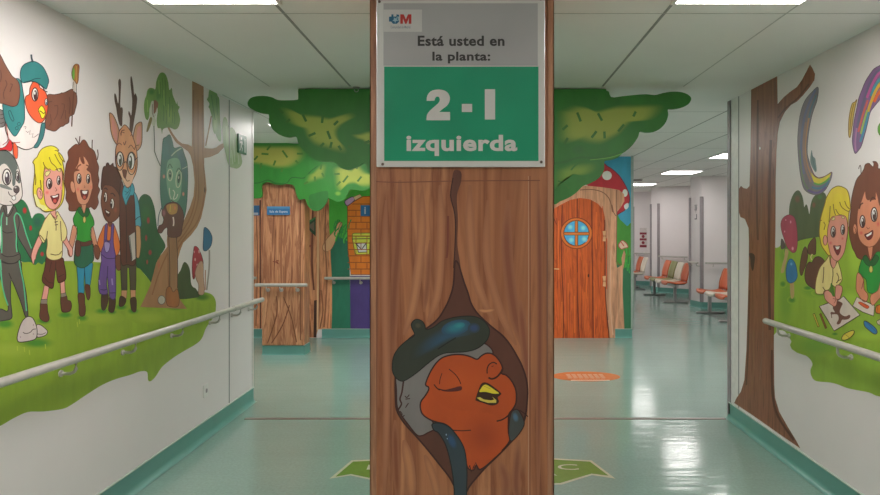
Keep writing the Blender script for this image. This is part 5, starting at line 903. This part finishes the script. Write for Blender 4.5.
for l, w_ in (([(562, 205), (561.5, 260), (563, 300), (563, 339)], 1.0), ([(577, 198.5), (577, 250), (577.5, 300), (579, 338)], 1.0), ([(591.5, 200.5), (592, 260), (592.5, 300), (593, 339)], 1.0), ([(552, 211), (554, 219), (557, 226)], .8), ([(604.4, 220), (604.8, 260), (605.5, 300), (609, 338.5)], .9), ([(548, 338.6), (609.4, 338.6)], .9)): p.line(l, (84, 32, 16), w_)
for i in range(18):
    x = 553+i*3.1+random.uniform(-.7, .7); y = random.uniform(205, 270)
    if 560 < x < 594 and y < 255: y += 50
    p.line([(x, y), (x+random.uniform(-.6, .6), y+25), (x, min(337, y+random.uniform(35, 70)))], random.choice([(190, 92, 38), (130, 52, 24), (176, 80, 44)]), random.uniform(.4, 1.1))
p.ell(588.2, 275.5, .9, 1.7, (66, 30, 18)); p.line([(552, 268.6), (559, 269)], (214, 160, 116), 1.0); p.build(DO)
p = Paint('B', 'painted_window', DO, base=.0225, label='round painted window with an orange frame and four blue panes')
p.ell(576.2, 233.2, 15.8, 15.4, (214, 98, 40), 0, (110, 44, 20), .8, 36); p.ell(576.2, 233.2, 12.6, 12.6, (66, 146, 186), 0, (80, 40, 30), .8, 30)
for x, y in ((570, 227), (583, 228), (571, 240), (584, 239)): p.softell(x, y, 3.4, 3.4, (120, 184, 210), (66, 146, 186))
for l in ([(576.2, 221), (576.2, 245.6)], [(564, 233.6), (588.6, 233.6)]): p.line(l, (90, 44, 26), 3.4, False); p.line(l, (214, 106, 46), 2.2, False)
p.build(DO)
for y0 in (231, 276):
    p = Paint('B', 'hinge', DO, base=.0225, label='pale orange painted hinge')
    p.fill([(602, y0), (606, y0-.4), (605.6, y0+4), (605.8, y0+10.6), (602.2, y0+10.2), (602.8, y0+5)], (220, 146, 106), False, (150, 70, 44), .5); p.line([(602, y0+5), (606, y0+5)], (150, 70, 44), .7, False); p.build(DO)
# ================================================================ LETTERING
def text(body, name, mat, parent, x0, x1, z0, z1, y, bold=0.0, axis='y', depth=.0006, label=None, sx=None):
    """lettering fitted into the box x0..x1, z0..z1 (axis 'y': facing -Y, 'z': lying on the floor, 'x-': facing -X)"""
    cu = bpy.data.curves.new(name, 'FONT'); cu.body = body; cu.offset = bold; cu.space_character = 1+bold*2.2; cu.resolution_u = 4
    t = bpy.data.objects.new('tmp', cu); COL.objects.link(t)
    dg = bpy.context.evaluated_depsgraph_get(); me = bpy.data.meshes.new_from_object(t.evaluated_get(dg))
    bpy.data.objects.remove(t)
    xs = [v.co.x for v in me.vertices]; ys = [v.co.y for v in me.vertices]
    a, b_, c, d = min(xs), max(xs), min(ys), max(ys)
    for v in me.vertices:
        u = x0+(v.co.x-a)/(b_-a)*(x1-x0); w_ = z0+(v.co.y-c)/(d-c)*(z1-z0)
        v.co = (u, y, w_) if axis == 'y' else ((u, w_, y) if axis == 'z' else (y, u, w_))
    me.name = name; me.materials.clear(); me.materials.append(mat)
    o = bpy.data.objects.new(name, me); COL.objects.link(o); attach(o, parent); return meta(o, label)
def P3(x, y, yy=YP): return ((x-VX)*yy/F, EYE-(y-VY)*yy/F)

# ================================================================ SIGN ON THE PILLAR
kp = KS['P']
SIG = thing('floor_sign', (P3(461, 84)[0], YP-.03, P3(0, 168)[1]), 'square white and green floor sign screwed to the trunk pillar', 'sign')
def rect(mb, x0, y0, x1, y1, yy0, yy1, m=None):
    a, b_ = P3(x0, y0); c, d = P3(x1, y1); mb.box(a, c, yy0, yy1, d, b_, m)
SCREWM = flat('screw_dark_steel', (.16, .11, .09), .35, .6)
PLW = flat('sign_white_acrylic', (.66, .62, .59), .2, s=4, var=.03); PLG = flat('sign_grey_print', (.44, .41, .41), .2, s=4, var=.03); PLN = flat('sign_green_print', (.022, .30, .16), .12, s=3, var=.08)
DKT = flat('sign_dark_lettering', (.04, .032, .032), .35)
TW = flat('sign_white_lettering', (.64, .60, .575), .2, var=.02)
m = MB(); a, b_ = P3(377.3, -3); c, d = P3(544.5, 167.5); m.rbox(a, c, YP-.022, YP-.012, d, b_, .004, PLW, 'y'); m.build('backing_plate', None, SIG)
m = MB(); rect(m, 384.3, 5.2, 537.3, 67, YP-.0228, YP-.0221, PLG); m.build('grey_panel', None, SIG)
m = MB(); rect(m, 385, 68, 538, 161.5, YP-.0228, YP-.0221, PLN); m.build('green_panel', None, SIG)
m = MB(); rect(m, 383.6, 11.5, 422.5, 33.5, YP-.0234, YP-.0229, flat('logo_white_card', (.62, .58, .56), .2, var=.02)); lg = m.build('logo_card', None, SIG)
# the emblem: a blue cross with a light star, a red block M
yy = YP-.0235
m = MB(); cb = flat('logo_blue', (.02, .13, .24), .3); cr = flat('logo_red', (.52, .035, .03), .3); cl_ = flat('logo_pale_blue', (.35, .50, .58), .3)
def flatpoly(mb, pts, y, mat): mb.add([(*(P3(px_, py_)[:1]), y, P3(px_, py_)[1]) for px_, py_ in pts], [tuple(range(len(pts)))], mat)
for pts in ([(392.2, 16.2), (394.2, 16.2), (394.2, 18.4), (397.2, 18.4), (397.2, 16.2), (399.8, 16.6), (399.8, 23.4), (397.5, 25.6), (393.8, 25.6), (392, 23.4), (389.8, 23.4), (389.8, 18.6), (392.2, 18.4)],): flatpoly(m, pts, yy, cb)
flatpoly(m, [(394.5, 19), (396, 20.3), (398, 19), (397.4, 21.2), (399, 22.8), (396.8, 22.8), (396, 24.8), (395.1, 22.8), (393, 22.8), (394.7, 21.2)], yy-.0004, cl_)
flatpoly(m, [(400, 18.8), (398, 18.2), (400, 21), (399, 23)], yy-.0004, cl_)
m.build('logo_cross', None, lg)
m = MB(); flatpoly(m, [(401, 25.6), (401, 16.2), (404.4, 16.2), (406.5, 21.2), (408.6, 16.2), (412, 16.2), (412, 25.6), (409.4, 25.6), (409.4, 20), (407.2, 25.6), (405.8, 25.6), (403.6, 20), (403.6, 25.6)], yy, cr)
m.build('logo_letter', None, lg)
a, b_ = P3(391.5, 30.2); c, d = P3(411, 27.4); text('Comunidad de Madrid', 'logo_lettering', flat('logo_grey_text', (.22, .24, .28), .4), lg, a, c, b_, d, yy, .01)
for body, x0, y0, x1, y1, bold, tm in (('Está usted en', 418.3, 37.3, 504.3, 47.6, .028, DKT), ('la planta:', 432.8, 53.2, 490.2, 64.9, .028, DKT), ('izquierda', 407, 135.6, 517, 156.6, .034, TW)):
    a, b_ = P3(x0, y0); c, d = P3(x1, y1); text(body, 'lettering', tm, SIG, a, c, d, b_, YP-.0232, bold)
m = MB(); two = smooth_loop([(427, 102), (427.8, 96.8), (431, 92.6), (436, 90.9), (442, 91), (447, 93), (449.8, 97), (449.9, 102), (447.5, 106.5), (443, 110), (439.5, 113)], 3, False)+[(450.3, 113), (450.3, 121.2), (426.8, 121.2)]+smooth_loop([(427.3, 116), (430, 112), (435, 107.5), (439, 103.8), (440.2, 100.5), (438.8, 97.8), (436, 98.5), (434.8, 101.8)], 3, False)
flatpoly(m, two, YP-.0232, TW); m.build('numeral', None, SIG, label='large white numeral 2')
m = MB(); rect(m, 462, 105, 472.2, 113, YP-.0233, YP-.0229, TW); m.build('dash', None, SIG)
m = MB(); rect(m, 484.8, 90.4, 495, 120.4, YP-.0233, YP-.0229, TW); m.build('numeral', None, SIG, label='large white roman numeral one')
for x, y in ((380.3, 3.4), (540.3, .8), (383.5, 164.7), (540.8, 162.5)):
    a, b_ = P3(x, y); m = MB(); m.tube([(a, YP-.0215, b_), (a, YP-.027, b_)], [.0065, .005], SCREWM, 12); m.build('screw', None, SIG)

# ================================================================ HANDRAILS
def bracket(parent, x, y, z, sgn, r=.021):
    """arm from the wall up to the underside of the rail"""
    wx = x-sgn*.08
    m = MB(); m.tube([(wx, y, z-.075), (wx+sgn*.008, y, z-.075)], .017, RAILM, 16)
    m.tube([(wx+sgn*.01, y, z-.075), (wx+sgn*.05, y, z-.075), (wx+sgn*.07, y, z-.066), (x, y, z-.05), (x, y, z-r+.004)], .0085, RAILM, 10); m.build('bracket', None, parent)
ZR = .948
HL_ = thing('handrail', (XL+.08, 3.4, ZR), 'long cream tubular handrail along the left mural wall', 'handrail', None)
m = MB(); x = XL+.08
m.tube([(x, -2.6, ZR), (x, 5.39, ZR)], .021, RAILM, 20); m.tube([(x, 5.30, ZR), (x, 5.52, ZR)], .0235, RAILM, 20); m.build('rail', None, HL_)
m = MB(); m.tube([(x, 5.52, ZR), (x, 5.94, ZR), (x, 6.0, ZR)], .021, RAILM, 20, True); m.tube([(x, 5.99, ZR), (x-.03, 6.0, ZR+.0), (XL+.0, 5.955, ZR)], .011, RAILM, 12); m.build('rail', None, HL_)
for y in (-2.0, -.9, .2, 1.3, 2.4, 3.24, 3.80, 4.40, 5.02, 5.46, 5.86): bracket(HL_, x, y, ZR, 1)
HR_ = thing('handrail', (XR-.08, 3.0, ZR), 'long cream tubular handrail along the right mural wall', 'handrail', None)
x = XR-.08; m = MB(); m.tube([(x, -2.6, ZR), (x, 4.585, ZR)], .021, RAILM, 20); m.tube([(x, 4.58, ZR), (x, 4.60, ZR)], [.0225, .017], RAILM, 20); m.build('rail', None, HR_)
for y in (-2, -.9, .2, 1.3, 2.3, 2.95, 3.66, 4.40): bracket(HR_, x, y, ZR, -1)
def wall_rail(label, x0, x1, y, z, bx, hide=()):
    R_ = thing('handrail', ((x0+x1)/2, y, z), label, 'handrail', None)
    m = MB(); m.tube([(x0, y, z), (x1, y, z)], .021, RAILM, 16); m.build('rail', None, R_)
    for x in bx:
        m = MB(); m.tube([(x, y+.068, z-.07), (x, y+.03, z-.07), (x, y, z-.05), (x, y, z-.018)], .009, RAILM, 10); m.tube([(x, y+.078, z-.07), (x, y+.062, z-.07)], .024, RAILM, 14); m.build('bracket', None, R_)
    return R_
wall_rail('short cream handrail across the front of the left trunk column', xk0-.06, xk1+.06, YK-.1, EYE-(285-VY)*(YK-.1)/F, (xk0+.08, xk0+.25, xk1-.08))
m_ = proj('B', 326, 0, 0)[0]
wall_rail('cream handrail on the green end wall below the painted chimney', m_, -1.1, YW-.08, EYE-(278.3-VY)*(YW-.08)/F, (m_+.12, m_+.52, -1.2))
wall_rail('stub of cream handrail on the end wall left of the trunk column', -4.6, proj('B', 258, 0, 0)[0], YW-.08, EYE-(278-VY)*(YW-.08)/F, (-3.4, -4.2))

# ================================================================ SMALL WALL THINGS
def lwall_y(px): return -XL*F/(VX-px)
SO = thing('wall_socket', (XL, 4.95, .36), 'small white socket low on the left wall', 'socket')
m = MB(); m.rbox(XL, XL+.009, 4.90, 4.985, .31, .41, .012, WHITEPL, 'x'); m.build('cover_plate', None, SO)
m = MB(); m.tube([(XL+.0085, 4.942, .36), (XL+.0115, 4.942, .36)], .024, WHITEPL, 18); m.tube([(XL+.0116, 4.942, .36), (XL+.0119, 4.942, .36)], .017, GREYPL, 18); m.build('socket_insert', None, SO)
ya, yb = lwall_y(237.2), lwall_y(245.2)
EV = thing('exit_sign', (XL+.01, (ya+yb)/2, 2.3), 'small dark green evacuation sign high on the left wall by the corner', 'sign')
zt, zb = EYE+(VY-133.5)*ya/F, EYE+(VY-152.5)*ya/F
EVG = flat('evac_green', (.02, .15, .08), .3); EVW = flat('evac_white', (.55, .6, .55), .4)
m = MB(); m.box(XL+.001, XL+.012, ya, yb, zb, zt, EVG); m.build('panel', None, EV)
h = zt-zb; w_ = yb-ya; m = MB(); X = XL+.0125
def ep(pts): m.add([(X, ya+u*w_, zb+v*h) for u, v in pts], [tuple(range(len(pts)))], EVW)
ep([(.72, .1), (.9, .1), (.9, .85), (.72, .85)]); m.build('doorway_mark', None, EV)
m = MB(); ep([(.28, .72), (.40, .72), (.42, .82), (.33, .88), (.26, .82)]); ep([(.2, .62), (.44, .66), (.58, .5), (.54, .46), (.42, .56), (.38, .4), (.5, .28), (.44, .1), (.38, .12), (.42, .26), (.3, .36), (.22, .14), (.12, .12), (.14, .2), (.2, .24), (.28, .44), (.3, .56), (.18, .5), (.14, .54)]); m.build('running_figure', None, EV)
# blue signs of the hall
BL = flat('sign_blue', (.035, .17, .38), .35); BW = flat('sign_blue_white', (.55, .62, .7), .4)
def kx(px): return (px-VX)*YK/F
def kz(py, y=YK): return EYE-(py-VY)*y/F
Y = YK-.03
s1 = thing('direction_sign', (kx(279.5), Y, kz(215)), 'blue rectangular sign with white lettering on the trunk column', 'sign')
m = MB(); m.box(kx(268), kx(290.8), Y-.008, Y, kz(215), kz(206.5), BL); m.build('panel', None, s1)
m = MB(); m.box(kx(268), kx(290.8), Y-.009, Y-.0081, kz(208.6), kz(206.5), flat('sign_blue_light', (.08, .27, .48), .35)); m.build('top_band', None, s1)
text('Sala de Espera', 'lettering', BW, s1, kx(270.5), kx(288.5), kz(213.4), kz(210.5), Y-.0095, .02)
def bx_(px): return (px-VX)*YW/F
s2 = thing('direction_sign', (bx_(256), YW, kz(215, YW)), 'small blue sign at the left edge of the hall, partly behind the wall corner', 'sign')
m = MB(); m.box(bx_(244), bx_(259.5), YW-.012, YW-.004, kz(215.5, YW), kz(205.5, YW), BL); m.build('panel', None, s2)
m = MB(); m.box(bx_(246), bx_(258.5), YW-.0128, YW-.0121, kz(214.8, YW), kz(212.6, YW), BW); m.build('pale_band', None, s2)
s3 = thing('information_sign', (bx_(366), YW, kz(216, YW)), 'square blue sign with a white letter i on the painted chimney', 'sign')
m = MB(); m.box(bx_(360.8), bx_(371.5), YW-.012, YW-.004, kz(216, YW), kz(205.2, YW), BL); m.build('panel', None, s3)
text('i', 'lettering', BW, s3, bx_(364.4), bx_(366), kz(214, YW), kz(207, YW), YW-.0125, .03)

# ================================================================ FLOOR STICKERS
def fl(px, py): D = EYE*F/(py-VY); return ((px-VX)*D/F, D)
FG, FW = flat('sticker_green', (.145, .27, .045), .22), flat('sticker_cream', (.52, .54, .40), .22)
A = thing('floor_sticker', (0, 4.2, 0), 'green pointed floor sticker with a cream border behind the pillar', 'floor sticker')
Lp = [(329.5, 478.8), (351.5, 460.5), (372, 459.6), (462, 458.4), (553, 458.4), (591.5, 460.6), (615.5, 478.8), (592, 475.2), (562, 484.6), (553, 484.8), (462, 487.5), (400, 485.5), (372, 480.2), (350.5, 475.6)]
m = MB(); m.prism([(*fl(a, b_), .0006) for a, b_ in Lp], (0, 0, .0006), FW); m.build('border', None, A)
cx, cy = 472, 471
Li = [(335.5, 476.8), (353, 461.8), (372, 460.9), (462, 459.7), (553, 459.7), (590, 461.8), (608.5, 475.8), (591.5, 473.8), (560, 483.2), (553, 483.4), (462, 486), (400, 484.2), (373, 478.8), (351, 474.2)]
m = MB(); m.prism([(*fl(a, b_), .0012) for a, b_ in Li], (0, 0, .0004), FG); m.build('green_field', None, A)
a = fl(558.5, 470); c = fl(577, 464.6)
text('C', 'lettering', FW, A, a[0], c[0], a[1], c[1], .002, .0, 'z')
m = MB(); m.add([(*fl(u, v), .002) for u, v in ((366.5, 469.8), (368.5, 465), (372, 465), (374, 469.8))], [(0, 1, 2, 3)], FW); m.add([(*fl(u, v), .002) for u, v in ((549, 476.2), (553, 473.3), (557.2, 475.9), (554, 475.6))], [(0, 1, 2, 3)], FW); m.build('letter_fragments', None, A)
OC = flat('sticker_orange', (.62, .20, .075), .25); OW = flat('sticker_pale', (.66, .46, .33), .25)
O = thing('floor_sticker', (1.14, 7.0, 0), 'orange oval floor sticker with pale lines right of the pillar', 'floor sticker')
x0, y0 = fl(586, 376.4); m = MB(); pts = [(x0+.37*math.cos(t), y0+.235*math.sin(t), .0006) for t in [2*math.pi*i/48 for i in range(48)]]
m.prism(pts, (0, 0, .0006), OC); m.build('oval', None, O)
for k, yy_ in enumerate((.10, .045, -.01, -.065)):
    m = MB()
    for j in range(7):
        xx = x0-.2+j*.06; m.add([(xx, y0+yy_, .0016), (xx+.045, y0+yy_, .0016), (xx+.03, y0+yy_-.03, .0016), (xx-.015, y0+yy_-.03, .0016)], [(0, 1, 2, 3)], OW)
    m.build('print_line', None, O)
m = MB(); m.add([(x0-.19, y0-.175, .0016), (x0+.22, y0-.175, .0016), (x0+.22, y0-.2, .0016), (x0-.19, y0-.2, .0016)], [(0, 1, 2, 3)], flat('sticker_bright_line', (.8, .72, .6), .3)); m.build('underline', None, O)

# ================================================================ WAITING AREA
ORG = flat('seat_orange', (.62, .125, .03), .32, s=6); WHS = flat('seat_cream', (.70, .64, .52), .32, s=6); OLV = flat('seat_olive', (.25, .26, .09), .32, s=6)
def shell(kind, x, y, w_, mat):
    """one curved seat or back shell facing -X; x = rear of the seat, y = middle"""
    n = 9; th = .018
    if kind == 'seat': prof = [(-.46, .405), (-.455, .435), (-.43, .45), (-.36, .445), (-.26, .425), (-.16, .418), (-.08, .425), (-.03, .438), (0, .455)]
    else: prof = [(.0, .47), (.012, .52), (.02, .58), (.032, .64), (.05, .70), (.07, .76), (.09, .81), (.105, .845), (.112, .86)]
    cols = 7; top = []; bot = []
    for i, (dx, z) in enumerate(prof):
        t = i/(len(prof)-1); rad = 1-.12*max(0, abs(t*2-1)-.6)/.4*1.0
        a = []; c = []
        for j in range(cols):
            u = (j/(cols-1)*2-1); yy_ = y+u*w_/2*rad; lift = .02*abs(u)**2.5
            if kind == 'seat': a.append((x+dx, yy_, z+lift)); c.append((x+dx+.002, yy_, z+lift-th))
            else: a.append((x+dx-lift, yy_, z)); c.append((x+dx-lift+th, yy_, z))
        top.append(a); bot.append(c)
    N = len(prof); vs = sum(top, [])+sum(bot, []); fs = []; M = N*cols
    for i in range(N-1):
        for j in range(cols-1):
            q_ = i*cols+j; fs.append((q_, q_+1, q_+cols+1, q_+cols)); fs.append((M+q_, M+q_+cols, M+q_+cols+1, M+q_+1))
    ed = [i*cols for i in range(N)]; er = [i*cols+cols-1 for i in range(N)]
    for e in (ed, er):
        for a, c in zip(e[:-1], e[1:]): fs.append((a, c, M+c, M+a))
    for j in range(cols-1):
        fs.append((j, j+1, M+j+1, M+j)); k = (N-1)*cols; fs.append((k+j, k+j+1, M+k+j+1, M+k+j))
    m = MB(); m.add(vs, fs, mat, True); return m
def bench(x, y0, cols, label, pitch=.5):
    """beam seating running in depth, seats facing -X"""
    n = len(cols); B_ = thing('waiting_bench', (x, y0+n*pitch/2, 0), label, 'bench', None)
    m = MB(); m.box(x-.27, x-.21, y0, y0+n*pitch, .345, .405); m.build('beam', METAL, B_)
    for yy_ in (y0+.16, y0+n*pitch-.16):
        m = MB(); m.rbox(x-.27, x-.21, yy_-.03, yy_+.03, .03, .35, .008, METAL); m.rbox(x-.50, x+.04, yy_-.035, yy_+.035, .004, .034, .012, METAL, 'z')
        for dx in (-.48, .02): m.tube([(x+dx, yy_, 0), (x+dx, yy_, .006)], .018, GREYPL, 10)
        m.build('leg', None, B_)
    for i, c in enumerate(cols):
        yc = y0+(i+.5)*pitch
        shell('seat', x, yc, pitch-.03, c).build('seat', None, B_, 'cream seat shell' if c is WHS else None); shell('back', x-.01, yc, pitch-.05, c).build('backrest', None, B_, {WHS: 'cream backrest', OLV: 'olive green backrest'}.get(c))
        m = MB()
        for s_ in (-.1, .1): m.tube([(x-.2, yc+s_, .40), (x-.05, yc+s_, .40), (x+.005, yc+s_, .44), (x+.03, yc+s_, .56)], .009, METAL, 8)
        m.build('support', None, B_)
bench(4.63, 10.95, [ORG, WHS, ORG], 'orange and cream bench nearest the right post, partly behind it')
bench(4.50, 13.9, [ORG, WHS, OLV, ORG], 'middle bench with orange, olive and cream backrests')
bench(4.36, 17.0, [WHS, ORG], 'farthest orange and cream bench beside the painted blue wall edge')
def along(a, c, t, off=0):
    d = Vector((c[0]-a[0], c[1]-a[1])); n_ = Vector((-d.y, d.x)).normalized(); p_ = Vector(a)+d*t+n_*off; return p_
def zz_rail(a, c, label):
    R_ = thing('handrail', (*along(a, c, .5, .08), .93), label, 'handrail', None)
    p0, p1 = along(a, c, .04, .08), along(a, c, .96, .08)
    m = MB(); m.tube([(p0.x, p0.y, .93), (p1.x, p1.y, .93)], .021, RAILM, 12); m.build('rail', None, R_)
    for t in (.15, .85):
        q0, q1 = along(a, c, t, .002), along(a, c, t, .08); m = MB(); m.tube([(q0.x, q0.y, .86), (q1.x, q1.y, .87), (q1.x, q1.y, .915)], .009, RAILM, 8); m.build('bracket', None, R_)
zz_rail((5.9, 12.77), (4.50, 13.05), 'cream handrail behind the nearest bench'); zz_rail(PL[1], PL[2], 'short cream handrail on the side of the nearest wall projection')
zz_rail(PL[4], PL[5], 'cream handrail behind the middle bench'); zz_rail(PL[7], PL[8], 'cream handrail behind the farthest bench')
def guard(p_, n_=(0, 0), k=.035, z1=2.28):
    m = MB(); m.rbox(p_[0]-k, p_[0]+k, p_[1]-k*.7, p_[1]+k*.7, .13, z1, .012, GREYPL); return st(m, 'trim_%d' % guard.n)
guard.n = 7
for p_ in (PL[1], PL[2], PL[5], PL[6], PL[8]): guard(p_); guard.n += 1
q0 = along(PL[1], PL[2], .5, .006); d = (Vector(PL[2])-Vector(PL[1])).normalized()
WS = thing('door_sign', (q0.x, q0.y, 1.8), 'grey vertical lettering on the white wall projection in the waiting area', 'sign')
for k, (za, zb_) in enumerate(((1.96, 2.13), (1.82, 1.93))):
    me_o = text('BAJO' if k == 0 else 'L', 'lettering', flat('lettering_grey', (.12, .11, .12), .5), WS, -.03, .03, za, zb_, 0, .02)
    for v in me_o.data.vertices: u = v.co.x; v.co.x = q0.x+d.x*u*1.6; v.co.y = q0.y+d.y*u*1.6
a0 = along(PL[7], PL[8], .62, .012); d = (Vector(PL[8])-Vector(PL[7])).normalized()
NP = thing('notice_poster', (a0.x, a0.y, 1.3), 'narrow dark red and white notice on the wall above the farthest bench', 'poster')
RD, PW = flat('poster_red', (.26, .03, .05), .5), flat('poster_white', (.66, .6, .58), .5)
def pq(mb, u0, u1, z0, z1, o_, m_):
    e = Vector((-d.y, d.x))*-1; n_ = Vector((-d.y, d.x))
    P_ = [(a0.x+d.x*u+n_.x*o_, a0.y+d.y*u+n_.y*o_, z) for u, z in ((u0, z0), (u1, z0), (u1, z1), (u0, z1))]
    mb.prism(P_, (-n_.x*.004, -n_.y*.004, 0), m_)
m = MB(); pq(m, -.1, .1, 1.1, 1.66, .0, PW); m.build('sheet', None, NP)
m = MB(); pq(m, -.1, .1, 1.1, 1.17, .003, RD); m.build('red_band', None, NP)
m = MB(); pq(m, -.1, .1, 1.30, 1.36, .003, RD); m.build('red_band', None, NP)
m = MB(); pq(m, -.1, .1, 1.47, 1.53, .003, RD); m.build('red_band', None, NP)
for z in (1.235, 1.415):
    m = MB(); n_ = Vector((-d.y, d.x)); P_ = [(a0.x+d.x*.045*math.cos(t)+n_.x*.004, a0.y+d.y*.045*math.cos(t)+n_.y*.004, z+.045*math.sin(t)) for t in [2*math.pi*i/20 for i in range(20)]]
    m.prism(P_, (-n_.x*.003, -n_.y*.003, 0), RD); m.build('red_disc', None, NP)
CV = thing('ceiling_vent', (3.42, 14.0, ZC), 'small dark round vent in the ceiling of the waiting area', 'vent')
m = MB(); m.tube([(3.42, 14.0, ZC-.02), (3.42, 14.0, ZC)], [.10, .12], flat('vent_dark', (.12, .10, .09), .5), 20); m.build('rim', None, CV)
m = MB(); m.tube([(3.42, 14.0, ZC-.028), (3.42, 14.0, ZC-.021)], [.05, .06], GREYPL, 16); m.build('cone', None, CV)
HK = thing('ceiling_hook', (-.96, 4.93, ZC), 'small dark ring fixing where the leafy board meets the ceiling joint', 'hook')
m = MB(); m.tube([(-.96, 4.93, ZC-.006), (-.96, 4.93, ZC)], [.022, .028], GREYPL, 14); m.build('plate', None, HK)
m = MB(); m.tube([(-.96+.016*math.cos(t), 4.93, ZC-.02+.016*math.sin(t)) for t in [2*math.pi*i/14 for i in range(15)]], .003, METAL, 6, False); m.build('ring', None, HK)
